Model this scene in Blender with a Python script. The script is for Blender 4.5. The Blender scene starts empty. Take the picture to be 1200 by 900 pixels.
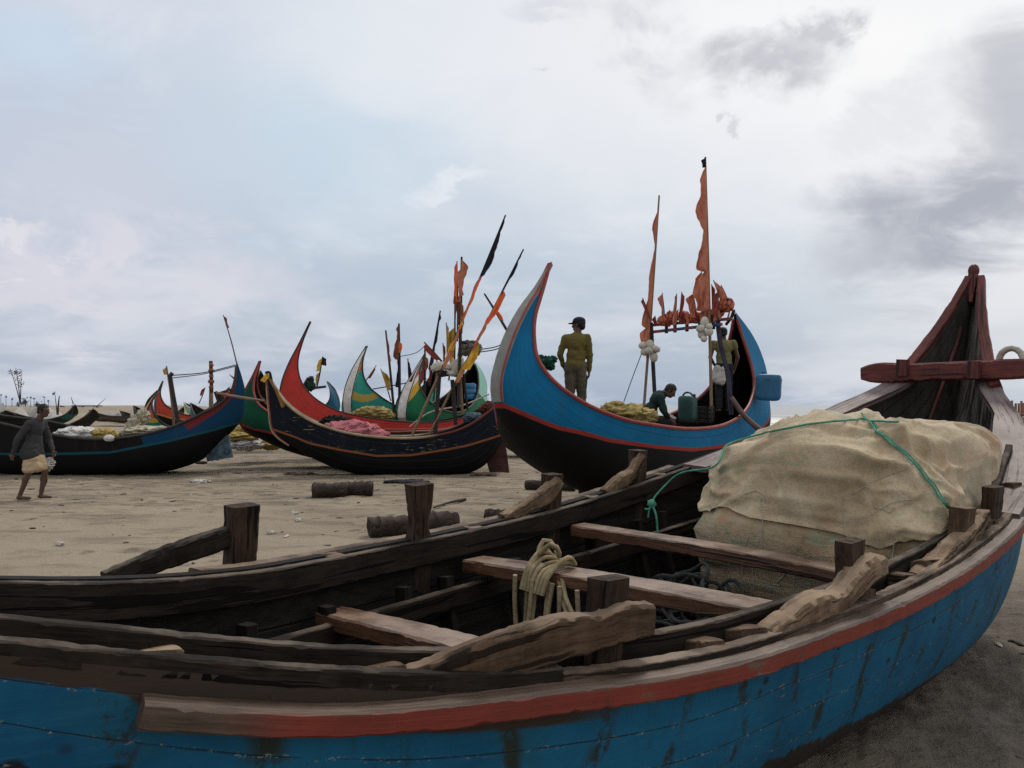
import bpy, math, random
import numpy as np
from mathutils import Vector, Matrix, noise as mn
random.seed(7)
R = math.radians
scene = bpy.context.scene
COL = scene.collection

# ------------------------------------------------------------------ camera
F = 960.0; CZ = 1.65; PITCH = math.atan2(25, F)
cam = bpy.data.cameras.new('camera'); co = bpy.data.objects.new('camera', cam); COL.objects.link(co)
cam.sensor_width = 36; cam.lens = F/1200*36; cam.clip_end = 20000; cam.clip_start = .05
co.location = (0, 0, CZ); co.rotation_euler = (R(90)+PITCH, 0, 0)
scene.camera = co
_c, _s = math.cos(PITCH), math.sin(PITCH)
def ray(u, v):
    x = (u-600)/F; h = (450-v)/F
    return Vector((x, _c-_s*h, _s+_c*h))
def at(u, v, Y):                      # world point seen at photo pixel (u, v) at depth Y
    r = ray(u, v); return Vector((0, 0, CZ)) + r*(Y/r.y)
def ground_at(u, v, z=0.0):
    r = ray(u, v); return Vector((0, 0, CZ)) + r*((z-CZ)/r.z)

# ------------------------------------------------------------------ node helper
class T:
    def __init__(s, nt): s.nt = nt
    def n(s, typ, **kw):
        nd = s.nt.nodes.new(typ)
        for k, v in kw.items(): setattr(nd, k, v)
        return nd
    def put(s, sock, v):
        if isinstance(v, bpy.types.NodeSocket): s.nt.links.new(v, sock)
        elif v is not None:
            if hasattr(sock.default_value, '__len__') and not hasattr(v, '__len__'): v = (v,)*len(sock.default_value)
            if hasattr(sock.default_value, '__len__') and len(sock.default_value) == 4 and len(v) == 3: v = (*v, 1)
            sock.default_value = v
    def math(s, op, a, b=None, c=None, clamp=False):
        nd = s.n('ShaderNodeMath', operation=op, use_clamp=clamp)
        s.put(nd.inputs[0], a); s.put(nd.inputs[1], b); s.put(nd.inputs[2], c); return nd.outputs[0]
    def vmath(s, op, a, b=None):
        nd = s.n('ShaderNodeVectorMath', operation=op); s.put(nd.inputs[0], a); s.put(nd.inputs[1], b)
        return nd.outputs['Value'] if op in ('LENGTH', 'DOT_PRODUCT', 'DISTANCE') else nd.outputs[0]
    def noise(s, vec, scale, detail=4, rough=.55, dist=0):
        nd = s.n('ShaderNodeTexNoise'); s.put(nd.inputs['Vector'], vec)
        nd.inputs['Scale'].default_value = scale; nd.inputs['Detail'].default_value = detail
        nd.inputs['Roughness'].default_value = rough; nd.inputs['Distortion'].default_value = dist
        return nd.outputs['Fac']
    def voro(s, vec, scale, feature='F1', out='Distance'):
        nd = s.n('ShaderNodeTexVoronoi', feature=feature); s.put(nd.inputs['Vector'], vec); nd.inputs['Scale'].default_value = scale
        return nd.outputs[out]
    def ramp(s, fac, stops, interp='LINEAR'):
        nd = s.n('ShaderNodeValToRGB'); cr = nd.color_ramp; cr.interpolation = interp
        while len(cr.elements) < len(stops): cr.elements.new(.5)
        for e, (p, c) in zip(cr.elements, stops):
            e.position = p; e.color = (c, c, c, 1) if not hasattr(c, '__len__') else (*c[:3], 1)
        s.put(nd.inputs[0], fac); return nd.outputs[0]
    def mix(s, fac, a, b, blend='MIX'):
        nd = s.n('ShaderNodeMix', data_type='RGBA', blend_type=blend)
        s.put(nd.inputs[0], fac); s.put(nd.inputs[6], a); s.put(nd.inputs[7], b); return nd.outputs[2]
    def attr(s, name, out='Fac'): return s.n('ShaderNodeAttribute', attribute_name=name).outputs[out]
    def obj(s): return s.n('ShaderNodeTexCoord').outputs['Object']
    def pos(s): return s.n('ShaderNodeNewGeometry').outputs['Position']
    def sep(s, v):
        nd = s.n('ShaderNodeSeparateXYZ'); s.put(nd.inputs[0], v); return nd.outputs
    def comb(s, x, y, z):
        nd = s.n('ShaderNodeCombineXYZ'); s.put(nd.inputs[0], x); s.put(nd.inputs[1], y); s.put(nd.inputs[2], z); return nd.outputs[0]
    def step(s, v, lo, hi):
        nd = s.n('ShaderNodeMapRange', interpolation_type='SMOOTHSTEP'); s.put(nd.inputs[0], v); s.put(nd.inputs[1], lo); s.put(nd.inputs[2], hi); return nd.outputs[0]
    def bump(s, h, strength=.5, dist=.01, normal=None):
        nd = s.n('ShaderNodeBump'); s.put(nd.inputs['Height'], h); nd.inputs['Strength'].default_value = strength
        nd.inputs['Distance'].default_value = dist
        if normal: s.put(nd.inputs['Normal'], normal)
        return nd.outputs[0]

def mat(name, rough=.8, spec=.3):
    m = bpy.data.materials.new(name); m.use_nodes = True
    b = m.node_tree.nodes['Principled BSDF']; b.inputs['Roughness'].default_value = rough
    b.inputs['Specular IOR Level'].default_value = spec
    return m, b, T(m.node_tree)

def M_plain(name, col, rough=.8, spec=.3, var=.35, scale=6, bump=.3, bscale=60, bdist=.004):
    m, b, t = mat(name, rough, spec); o = t.obj()
    n1 = t.noise(o, scale, 5, .6)
    lo = tuple(c*(1-var) for c in col); hi = tuple(min(1, c*(1+var)) for c in col)
    t.put(b.inputs['Base Color'], t.ramp(n1, [(.3, lo), (.7, hi)]))
    if bump: t.put(b.inputs['Normal'], t.bump(t.noise(o, bscale, 3), bump, bdist))
    return m

def M_wood(name, c1, c2, rough=.65, spec=.35, fine=1.0, bleach=None, bump=.5, paint=None, paint_amt=.5):
    """grain runs along the first component of the 'gr' vector (metres along the timber)"""
    m, b, t = mat(name, rough, spec); g = t.attr('gr', 'Vector')
    x, y, z = t.sep(g)
    st = t.comb(t.math('MULTIPLY', x, 3.4), t.math('MULTIPLY', y, 38*fine), t.math('MULTIPLY', z, 38*fine))
    gr = t.noise(st, 1.0, 6, .62, .4)
    big = t.noise(g, 3.2, 4, .6)
    sp_ = t.noise(g, 60, 3, .7)
    f = t.math('ADD', t.math('ADD', t.math('MULTIPLY', gr, .50), t.math('MULTIPLY', sp_, .16)), t.math('MULTIPLY', big, .44))
    c = t.ramp(f, [(.38, c1), (.66, c2)])
    fine_ = t.noise(t.comb(t.math('MULTIPLY', x, 9), t.math('MULTIPLY', y, 150), t.math('MULTIPLY', z, 150)), 1, 4, .7)
    c = t.mix(t.math('MULTIPLY', t.step(fine_, .5, .62), .5), c, tuple(v*.35 for v in c1))
    kn = t.voro(t.comb(t.math('MULTIPLY', x, 2.6), t.math('MULTIPLY', y, 7), t.math('MULTIPLY', z, 7)), 1)
    c = t.mix(t.math('MULTIPLY', t.math('SUBTRACT', 1, t.step(kn, .05, .13)), .8), c, tuple(v*.25 for v in c1))
    crk = t.step(t.noise(t.comb(t.math('MULTIPLY', x, 1.3), t.math('MULTIPLY', y, 30), t.math('MULTIPLY', z, 30)), 1.0, 3, .5, .3), .585, .615)
    c = t.mix(t.math('MULTIPLY', crk, .85), c, tuple(v*.25 for v in c1))
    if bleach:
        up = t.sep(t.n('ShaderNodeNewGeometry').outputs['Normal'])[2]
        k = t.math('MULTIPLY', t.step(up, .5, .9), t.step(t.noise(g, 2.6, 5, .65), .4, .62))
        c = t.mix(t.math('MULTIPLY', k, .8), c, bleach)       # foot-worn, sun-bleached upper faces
    if paint:
        pk = t.step(t.math('ADD', t.noise(g, 5, 6, .7), t.math('MULTIPLY', t.math('SUBTRACT', gr, .5), .35)), 1-paint_amt-.06, 1-paint_amt+.06)
        c = t.mix(pk, c, paint)
    t.put(b.inputs['Base Color'], c)
    h = t.math('SUBTRACT', t.math('MULTIPLY', gr, .8), crk)
    t.put(b.inputs['Normal'], t.bump(h, bump, .006))
    return m

def nvec(p):                            # vector noise from three repeatable scalar noises
    p = Vector(p); return Vector((mn.noise(p+Vector((9.3, 1.7, 4.1))), mn.noise(p+Vector((-3.9, 7.2, 2.6))), mn.noise(p+Vector((5.5, -6.4, -8.8)))))
# ------------------------------------------------------------------ mesh builder
def cr(pts, n):                        # Catmull-Rom resample, n points, chord parameter
    P = np.array([list(p) for p in pts], float)
    if len(P) == 2:
        t = np.linspace(0, 1, n)[:, None]; return P[0]*(1-t)+P[1]*t
    d = np.r_[0, np.cumsum(np.linalg.norm(np.diff(P[:, :3], axis=0), axis=1)+1e-9)]
    m = np.gradient(P, d, axis=0)
    q = np.linspace(0, d[-1], n); i = np.clip(np.searchsorted(d, q)-1, 0, len(P)-2)
    h = (d[i+1]-d[i])[:, None]; t = ((q-d[i])[:, None])/h
    return (2*t**3-3*t**2+1)*P[i]+(t**3-2*t**2+t)*h*m[i]+(-2*t**3+3*t**2)*P[i+1]+(t**3-t**2)*h*m[i+1]

class MB:
    def __init__(s): s.v = []; s.f = []; s.g = []; s.mi = []; s.at = {}
    def add(s, vs, fs, gr=None, mi=0, **at):
        o = len(s.v); s.v += [tuple(v) for v in vs]
        s.g += [tuple(x) for x in (gr if gr is not None else vs)]
        s.f += [tuple(o+i for i in f) for f in fs]; s.mi += [mi]*len(fs)
        for k, a in at.items(): s.at.setdefault(k, {}).update({o+i: x for i, x in enumerate(a)})
        return s
    def sweep(s, path, w, h, up=(0, 0, 1), ch=.22, seg=None, jit=0.0, seed=0, mi=0, twist=0):
        """a timber: chamfered rectangle w (sideways) by h (along up) swept along path; w, h scalar or per path point"""
        P = [Vector(p) for p in path]; k = len(P)
        W = list(w) if hasattr(w, '__len__') else [w]*k; H = list(h) if hasattr(h, '__len__') else [h]*k
        full = np.array([[*P[i], W[i], H[i]] for i in range(k)])
        L = sum((P[i+1]-P[i]).length for i in range(k-1))
        n = (seg*2 if jit else seg) if seg else max(3, int(L/(.03 if jit else .06))+2)
        q = cr(full, n); ups = Vector(up).normalized(); vs = []; gs = []; acc = 0
        for i in range(n):
            p = Vector(q[i, :3]); t = Vector(q[min(i+1, n-1), :3])-Vector(q[max(i-1, 0), :3]); t.normalize()
            sd = t.cross(ups)
            if sd.length < 1e-4: sd = t.cross(Vector((1, .1, 0)))
            sd.normalize(); uu = sd.cross(t).normalized()
            a, b_ = q[i, 3]/2, q[i, 4]/2; c0_ = min(a, b_)*ch
            if i: acc += (p-Vector(q[i-1, :3])).length
            cs = [c0_*max(.25, 1+(.7*mn.noise(Vector((acc*9, seed*3.7, k_*5.3)))+1.1*max(0, mn.noise(Vector((acc*31, seed*1.9, k_*2.1)))-.2)*2 if jit else 0)) for k_ in range(4)]
            c, d1, d2, d3 = cs
            for (x, y) in ((a-c, -b_), (a, -b_+c), (a, b_-d1), (a-d1, b_), (-a+d2, b_), (-a, b_-d2), (-a, -b_+d3), (-a+d3, -b_)):
                pt = p+sd*x+uu*y
                if jit:
                    d = nvec(pt*4+Vector((seed*7.3, 0, 0)))*jit*(1 if jit > .009 else .35) + nvec(pt*19+Vector((0, seed*3.1, 0)))*jit*.38 + nvec(pt*52+Vector((seed*2.1, 0, 0)))*jit*.28
                    pt = pt+d
                vs.append(pt); gs.append((acc+seed*1.7, x+seed*.31, y))
        fs = []
        for i in range(n-1):
            for j in range(8):
                a = i*8+j; b2 = i*8+(j+1) % 8; fs.append((a, b2, b2+8, a+8))
        fs.append(tuple(range(7, -1, -1))); fs.append(tuple((n-1)*8+j for j in range(8)))
        return s.add(vs, fs, gs, mi)
    def tube(s, pts, r, n=8, seg=None, mi=0, cap=True, smooth=True):
        P = [Vector(p) for p in pts]; k = len(P); Rr = list(r) if hasattr(r, '__len__') else [r]*k
        full = np.array([[*P[i], Rr[i]] for i in range(k)])
        L = sum((P[i+1]-P[i]).length for i in range(k-1))
        m = seg or (max(2, min(120, int(L/(.04 if k > 2 else .3))+2)))
        q = cr(full, m); vs = []; gs = []; acc = 0
        ref = None
        for i in range(m):
            p = Vector(q[i, :3]); t = Vector(q[min(i+1, m-1), :3])-Vector(q[max(i-1, 0), :3]); t.normalize()
            if ref is None:
                ref = Vector((0, 0, 1)) if abs(t.z) < .9 else Vector((1, 0, 0))
            a = (ref-t*ref.dot(t))
            if a.length < 1e-5: a = t.orthogonal()
            a.normalize(); ref = a; b_ = t.cross(a)
            if i: acc += (p-Vector(q[i-1, :3])).length
            for j in range(n):
                th = 2*math.pi*j/n; vs.append(p+(a*math.cos(th)+b_*math.sin(th))*q[i, 3]); gs.append((acc, j/n, q[i, 3]))
        fs = [(i*n+j, i*n+(j+1) % n, (i+1)*n+(j+1) % n, (i+1)*n+j) for i in range(m-1) for j in range(n)]
        if cap: fs += [tuple(range(n-1, -1, -1)), tuple((m-1)*n+j for j in range(n))]
        return s.add(vs, fs, gs, mi)
    def lathe(s, prof, n=20, mat=None, mi=0, jit=0, seed=0):
        """prof list of (r, z); mat 4x4"""
        mat = mat or Matrix(); vs = []; gs = []
        for i, (r, z) in enumerate(prof):
            for j in range(n):
                th = 2*math.pi*j/n; p = Vector((r*math.cos(th), r*math.sin(th), z))
                if jit: p += nvec(p*7+Vector((seed*5.1, 0, 0)))*jit
                vs.append(mat @ p); gs.append((z, th*r, r))
        fs = [(i*n+j, i*n+(j+1) % n, (i+1)*n+(j+1) % n, (i+1)*n+j) for i in range(len(prof)-1) for j in range(n)]
        fs += [tuple(range(n-1, -1, -1)), tuple((len(prof)-1)*n+j for j in range(n))]
        return s.add(vs, fs, gs, mi)
    def ell(s, c, r, rot=None, n=16, m=10, jit=0, seed=0, mi=0, jf=5, sq=1.0):
        c = Vector(c); r = r if hasattr(r, '__len__') else (r, r, r); vs = []; rot = rot or Matrix.Identity(3)
        def pw(x): return math.copysign(abs(x)**sq, x)
        for i in range(m+1):
            ph = -math.pi/2+math.pi*i/m
            for j in range(n):
                th = 2*math.pi*j/n
                d = Vector((pw(math.cos(ph))*pw(math.cos(th)), pw(math.cos(ph))*pw(math.sin(th)), pw(math.sin(ph))))
                k = 1+(jit*mn.fractal(d*jf*.5+Vector((seed*3.7, seed, 0)), 1, 2, 4) if jit else 0)
                vs.append(c+rot @ Vector((d.x*r[0]*k, d.y*r[1]*k, d.z*r[2]*k)))
        fs = [(i*n+j, i*n+(j+1) % n, (i+1)*n+(j+1) % n, (i+1)*n+j) for i in range(m) for j in range(n)]
        return s.add(vs, fs, None, mi)
    def box(s, c, d, rot=None, bev=.12, mi=0):
        c = Vector(c); rot = rot or Matrix.Identity(3)
        a = rot @ Vector((d[0]/2, 0, 0))
        up = rot @ Vector((0, 0, 1))
        return s.sweep([c-a, c+a], d[1], d[2], up, bev, seg=4, mi=mi)
    def build(s, name, mats, parent=None, world=False, origin=None, smooth=True, angle=40):
        mats = mats if isinstance(mats, (list, tuple)) else [mats]
        me = bpy.data.meshes.new(name); V = [Vector(v) for v in s.v]
        if parent is not None and world:
            inv = (Matrix.LocRotScale(parent.location, parent.rotation_euler, None)).inverted()
            V = [inv @ v for v in V]
        if origin is not None: V = [v-Vector(origin) for v in V]
        me.from_pydata([tuple(v) for v in V], [], s.f)
        a = me.attributes.new('gr', 'FLOAT_VECTOR', 'POINT'); a.data.foreach_set('vector', np.array(s.g, float).ravel())
        for k, d in s.at.items():
            aa = me.attributes.new(k, 'FLOAT', 'POINT'); arr = np.zeros(len(V))
            for i, x in d.items(): arr[i] = x
            aa.data.foreach_set('value', arr)
        for m in mats: me.materials.append(m)
        me.polygons.foreach_set('material_index', s.mi)
        me.validate(); me.update()
        if smooth:
            me.polygons.foreach_set('use_smooth', [True]*len(me.polygons))
            me.set_sharp_from_angle(angle=R(angle))
        o = bpy.data.objects.new(name, me); COL.objects.link(o)
        if parent is not None: o.parent = parent
        if origin is not None: o.location = origin
        return o

def tag(o, label=None, cat=None, group=None, kind=None):
    if label: o['label'] = label
    if cat: o['category'] = cat
    if group: o['group'] = group
    if kind: o['kind'] = kind
    return o
def thing(name, label, cat, loc=(0, 0, 0), rot=(0, 0, 0), group=None):
    o = bpy.data.objects.new(name, None); COL.objects.link(o); o.empty_display_size = .2
    o.location = loc; o.rotation_euler = rot
    return tag(o, label, cat, group)

# ------------------------------------------------------------------ materials
W_tar = M_wood('tarred_wood', (.006, .005, .0045), (.022, .018, .015), .8, .12)
W_wale = M_wood('dark_weathered_wood', (.007, .0052, .004), (.033, .024, .018), .75, .12, bleach=(.135, .105, .08))
W_rail = M_wood('worn_rail_wood', (.026, .017, .011), (.115, .075, .05), .7, .2, bleach=(.24, .18, .135))
W_thwart = M_wood('reddish_plank_wood', (.034, .016, .009), (.135, .068, .038), .4, .4, bleach=(.26, .185, .135))
W_post = M_wood('dark_post_wood', (.012, .007, .005), (.068, .042, .029), .8, .14)
W_drift = M_wood('bleached_driftwood', (.055, .034, .020), (.22, .15, .095), .8, .15, fine=.7, bleach=(.30, .22, .15), bump=.8)
W_brace = M_wood('brown_timber', (.026, .016, .010), (.125, .078, .048), .8, .15, fine=.7, bleach=(.215, .155, .108), bump=.8)
W_plum = M_wood('plum_worn_plank', (.04, .027, .025), (.14, .10, .096), .55, .3, bleach=(.225, .18, .172))
W_red = M_wood('oxide_red_wood', (.045, .012, .010), (.155, .036, .029), .55, .3, bump=.35)
W_grey = M_wood('grey_bow_planks', (.035, .032, .028), (.13, .12, .105), .7, .3)
W_bamboo = M_wood('bamboo_pole', (.14, .085, .05), (.3, .2, .12), .6, .35)
W_pole = M_wood('dark_pole', (.012, .01, .009), (.05, .04, .035), .7, .3)
W_log = M_wood('wet_log', (.010, .007, .006), (.06, .038, .028), .75, .25, fine=.5, bump=1.0)
W_board = M_wood('grey_stem_board', (.1, .1, .095), (.22, .215, .2), .6, .4)
W_deck = M_wood('deck_boards', (.06, .045, .033), (.2, .15, .1), .7, .3)
W_blackpaint = M_wood('black_painted_wood', (.008, .008, .009), (.022, .021, .022), .5, .4)

def M_rope(name, c1, c2, freq=190):
    m, b, t = mat(name, .85, .2); x, y, z = t.sep(t.attr('gr', 'Vector'))
    w = t.math('SINE', t.math('ADD', t.math('MULTIPLY', x, freq), t.math('MULTIPLY', y, 6.2832)))
    f = t.math('ADD', t.math('MULTIPLY', w, .025), t.noise(t.obj(), 14, 4))
    t.put(b.inputs['Base Color'], t.ramp(f, [(.2, c1), (.75, c2)])); t.put(b.inputs['Normal'], t.bump(t.math('ADD', t.math('MULTIPLY', w, .3), t.noise(t.obj(), 60, 3)), .35, .003)); return m
ROPE_tan = M_rope('tan_rope', (.16, .12, .065), (.36, .29, .175))
ROPE_green = M_rope('green_rope', (.03, .14, .09), (.10, .34, .24))
ROPE_dark = M_rope('dark_wet_rope', (.010, .011, .012), (.085, .088, .088))
ROPE_pale = M_rope('pale_rope', (.2, .18, .14), (.5, .46, .4))
ROPE_line = M_rope('thin_dark_line', (.02, .02, .022), (.07, .07, .075))

def M_hullpaint(name, upper, lower, trim, seams=8, wear=.25, bands=(), tip=None, tipw=.07, lw=.05, wearcol=(.05, .04, .035), streak=.35, sheer=None):
    """pl = height above the painted waterline, hu = 0 at the bow tip .. 1 at the stern tip, hv = 0 keel .. 1 sheer"""
    m, b, t = mat(name, .7, .09)
    pl, hu, hv = t.attr('pl'), t.attr('hu'), t.attr('hv'); o = t.obj()
    x, y, z = t.sep(o)
    n = t.noise(o, 2.2, 5, .6); up = t.mix(t.ramp(n, [(.3, 0), (.75, 1)]), tuple(c*.8 for c in upper), tuple(c*1.15 for c in upper))
    for (u0, u1, slope, c) in bands:     # oblique bands near the tip
        e = t.math('SUBTRACT', hu, t.math('MULTIPLY', hv, slope))
        up = t.mix(t.math('MULTIPLY', t.step(e, u0-.001, u0+.001), t.math('SUBTRACT', 1, t.step(e, u1-.001, u1+.001))), up, c)
    if sheer:                              # painted top strake: (from hv, hu0, hu1, colour)
        k_ = t.math('MULTIPLY', t.step(hv, sheer[0]-.01, sheer[0]+.01), t.math('MULTIPLY', t.step(hu, sheer[1]-.004, sheer[1]+.004), t.math('SUBTRACT', 1, t.step(hu, sheer[2]-.004, sheer[2]+.004)))); up = t.mix(k_, up, sheer[3])
    if tip: up = t.mix(t.math('SUBTRACT', 1, t.step(hu, tipw-.002, tipw+.002)), up, tip)
    st = t.noise(t.comb(t.math('MULTIPLY', x, 7), t.math('MULTIPLY', y, 7), t.math('MULTIPLY', z, .6)), 1, 4, .65)
    up = t.mix(t.math('MULTIPLY', t.step(st, .56, .72), streak), up, wearcol)
    ch = t.math('SUBTRACT', t.noise(t.comb(t.math('MULTIPLY', x, 3.2), t.math('MULTIPLY', y, 3.2), t.math('MULTIPLY', z, 22)), 1, 7, .72), t.math('MULTIPLY', t.math('SUBTRACT', .62, t.noise(o, .8, 3)), .45))
    up = t.mix(t.step(ch, .75-wear*.5, .78-wear*.5), up, wearcol)
    lo = t.mix(n, tuple(c*.6 for c in lower), tuple(c*1.5 for c in lower))
    c = t.mix(t.step(pl, -.004, .004), lo, trim)
    c = t.mix(t.step(pl, lw-.004, lw+.004), c, up)
    fr = t.math('ABSOLUTE', t.math('SUBTRACT', t.math('FRACT', t.math('MULTIPLY', hv, seams)), .5))
    sm = t.math('SUBTRACT', 1, t.step(fr, .0, .03))
    c = t.mix(t.math('MULTIPLY', sm, .75), c, tuple(v*.3 for v in wearcol))
    t.put(b.inputs['Base Color'], c)
    t.put(b.inputs['Normal'], t.bump(t.math('SUBTRACT', t.math('MULTIPLY', ch, .4), sm), .35, .008)); return m

# ------------------------------------------------------------------ hull lofting
def smoothstep(x): x = min(1, max(0, x)); return x*x*(3-2*x)
def loft(K, HA, HB, gy, gz, N=72, Mv=14, th=.05, lin=(0.10, .26), lin_stern=(.90, .78), zline=None):
    """K rows (x, z, w) keel; HA, HB rows (x, z, y) the two sheers (y signed). Returns MB, sheer curves, keel curve."""
    def rs(rows):
        P = np.array(rows, float); d = np.r_[0, np.cumsum(np.hypot(np.diff(P[:, 0]), np.diff(P[:, 1]))+1e-9)]
        m = np.gradient(P, d, axis=0); q = np.linspace(0, d[-1], N); i = np.clip(np.searchsorted(d, q)-1, 0, len(P)-2)
        h = (d[i+1]-d[i])[:, None]; t = (q-d[i])[:, None]/h
        return (2*t**3-3*t**2+1)*P[i]+(t**3-2*t**2+t)*h*m[i]+(-2*t**3+3*t**2)*P[i+1]+(t**3-t**2)*h*m[i+1]
    kk, A, B = rs(K), rs(HA), rs(HB)
    vsamp = np.linspace(0, 1, len(gy)); vv = np.linspace(0, 1, Mv)
    GY = np.interp(vv, vsamp, gy); GZ = np.interp(vv, vsamp, gz)
    # smooth the sampled section
    for _ in range(2):
        GY[1:-1] = (GY[:-2]+2*GY[1:-1]+GY[2:])/4; GZ[1:-1] = (GZ[:-2]+2*GZ[1:-1]+GZ[2:])/4
    mb = MB()
    for Hc in (A, B):
        sg = 1 if Hc[N//2, 2] > 0 else -1
        vs, at_u, at_v, at_p, gs = [], [], [], [], []
        inner = []
        for i in range(N):
            u = i/(N-1)
            tau = max(1-smoothstep((u-lin[0])/(lin[1]-lin[0])), 1-smoothstep((lin_stern[0]-u)/(lin_stern[0]-lin_stern[1])))
            kx, kz, kw = kk[i]; hx, hz, hy = Hc[i]; hw = abs(hy); kw = min(kw, hw*.9)
            for j, v in enumerate(vv):
                fy = GY[j]*(1-tau)+v*tau; fz = GZ[j]*(1-tau)+v*tau
                x = kx+(hx-kx)*(fz*.6+v*.4); z = kz+(hz-kz)*fz; y = kw+(hw-kw)*fy
                vs.append((x, sg*y, z)); gs.append((x, z, y)); at_u.append(u); at_v.append(v)
                at_p.append(z-(np.interp(x, zline[0], zline[1]) if zline else -1))
                yi = max(y-th, y*.35); inner.append((x, sg*yi, z+(th*.6 if j == 0 else 0)))
        fs = []
        for i in range(N-1):
            for j in range(Mv-1):
                a = i*Mv+j; q = (a, a+Mv, a+Mv+1, a+1); fs.append(q if sg < 0 else q[::-1])
        mb.add(vs, fs, gs, 0, hu=at_u, hv=at_v, pl=at_p)
        mb.add(inner, [f[::-1] for f in fs], gs, 1, hu=at_u, hv=at_v, pl=at_p)
        o1 = len(mb.v)-2*len(vs); o2 = len(mb.v)-len(vs)
        for i in range(N-1):
            a, b_ = i*Mv+Mv-1, (i+1)*Mv+Mv-1
            q = (o1+a, o1+b_, o2+b_, o2+a); mb.f.append(q if sg < 0 else q[::-1]); mb.mi.append(1)
    # bottom strip between the two sides
    half = 2*N*Mv
    for i in range(N-1):
        a, b_ = i*Mv, (i+1)*Mv
        mb.f.append((a, half+a, half+b_, b_)); mb.mi.append(0)
        q = N*Mv; mb.f.append((q+a, q+b_, half+q+b_, half+q+a)); mb.mi.append(1)
    return mb, A, B, kk
GY_moon = [0, .34, .58, .74, .84, .91, .955, .985, 1]; GZ_moon = [0, .045, .12, .22, .345, .49, .65, .82, 1]
M_inner = W_tar

def moonboat(name, label, A, B, K, H, paint, group=None, rail=None, board=None, board_to=.3, zl=None, bw=.1, rail_r=.035, cat='boat', deck=None, inner=None, sink=.0, both_boards=False, near_only=False, N=72, lin=(.1, .26), lin_stern=(.9, .78)):
    A = Vector((A[0], A[1], 0)); B = Vector((B[0], B[1], 0)); ax = (B-A).normalized(); n = Vector((-ax.y, ax.x, 0))
    side = 1 if n.dot(-(A+B)/2) > 0 else -1
    C = Vector((0, 0, CZ))
    def pl(u, v, y):
        r = ray(u, v); t = (y-(C-A).dot(n))/r.dot(n); P = C+r*t; return (P-A).dot(ax), P.z
    Kl = []
    for i, p in enumerate(K):
        x, z = pl(p[0], p[1], 0); Kl.append((x, max(z, -.04), p[2] if len(p) > 2 else bw))
    Hn = []
    for p in H:
        x, z = pl(p[0], p[1], side*p[2]); Hn.append((x, z, side*max(p[2], .012)))
    Hf = [(x, z, -y) for x, z, y in Hn]
    zline = None
    if zl:
        pts = sorted(pl(p[0], p[1], side*p[2]) for p in zl); zline = ([p[0] for p in pts], [p[1] for p in pts])
    A.z = -.03; t = thing(name, label, cat, A, (0, 0, math.atan2(ax.y, ax.x)), group)
    mb, a, b_, kk = loft(Kl, Hn, Hf, GY_moon, GZ_moon, N=N, zline=zline, lin=lin, lin_stern=lin_stern)
    mb.build('hull', [paint, inner or M_inner], t)
    if rail:
        for Hc in (a, b_):
            r = MB(); r.tube([(q[0], q[2], q[1]+rail_r*.4) for q in Hc[::2]], [max(.012, min(rail_r, abs(q[2])*.5+.012)) for q in Hc[::2]], 8, seg=90); r.build('gunwale_rail', rail, t)
    def mkboard(rng):
        m2 = MB(); rows = []
        for i in rng:
            q = kk[i]; i0, i1 = max(i-1, 0), min(i+1, len(kk)-1)
            tx, tz = kk[i1][0]-kk[i0][0], kk[i1][1]-kk[i0][1]; L = math.hypot(tx, tz)+1e-9
            nx, nz = (-tz/L, tx/L)
            if (i < len(kk)/2 and nx > 0) or (i >= len(kk)/2 and nx < 0): nx, nz = -nx, -nz
            w = max(.02, min(q[2], abs(a[i][2])*.9))+.012
            rows.append([(q[0]+nx*e, s_*w, q[1]+nz*e) for (e, s_) in ((-.03, -1), (.022, -1), (.022, 1), (-.03, 1))])
        vs = [p for r_ in rows for p in r_]; k = len(rows)
        fs = [(i*4+j, i*4+(j+1) % 4, (i+1)*4+(j+1) % 4, (i+1)*4+j) for i in range(k-1) for j in range(4)]
        fs += [(0, 3, 2, 1), tuple((k-1)*4+j for j in range(4))]
        m2.add(vs, fs, [(p[2], p[1], p[0]) for p in vs]); m2.build('stem_board', board, t, angle=30)
        for s_ in (1, 2):
            if rail and (not near_only or s_ == (2 if a[len(kk)//2][2] > 0 else 1)):
                r = MB(); r.tube([rw[s_] for rw in rows], .016, 6, seg=60); r.build('stem_trim', rail, t)
    if board:
        mkboard(range(0, int(board_to*N)))
        if both_boards: mkboard(range(int((1-board_to)*N), N))
    if deck:
        x0, x1, z, k = deck; m3 = MB(); q = 14
        vs = []
        for i in range(q):
            x = x0+(x1-x0)*i/(q-1); hb = np.interp(x, *zip(*sorted((h[0], abs(h[2])) for h in a)))*k
            vs += [(x, -hb, z), (x, hb, z), (x, hb, z-.04), (x, -hb, z-.04)]
        fs = [(i*4+j, i*4+(j+1) % 4, (i+1)*4+(j+1) % 4, (i+1)*4+j) for i in range(q-1) for j in range(4)]+[(0, 3, 2, 1), tuple((q-1)*4+j for j in range(4))]
        m3.add(vs, fs, [(v[1], v[0], v[2]) for v in vs]); m3.build('deck_boards', W_deck, t)
    return t, (A, ax, n, side)

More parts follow.
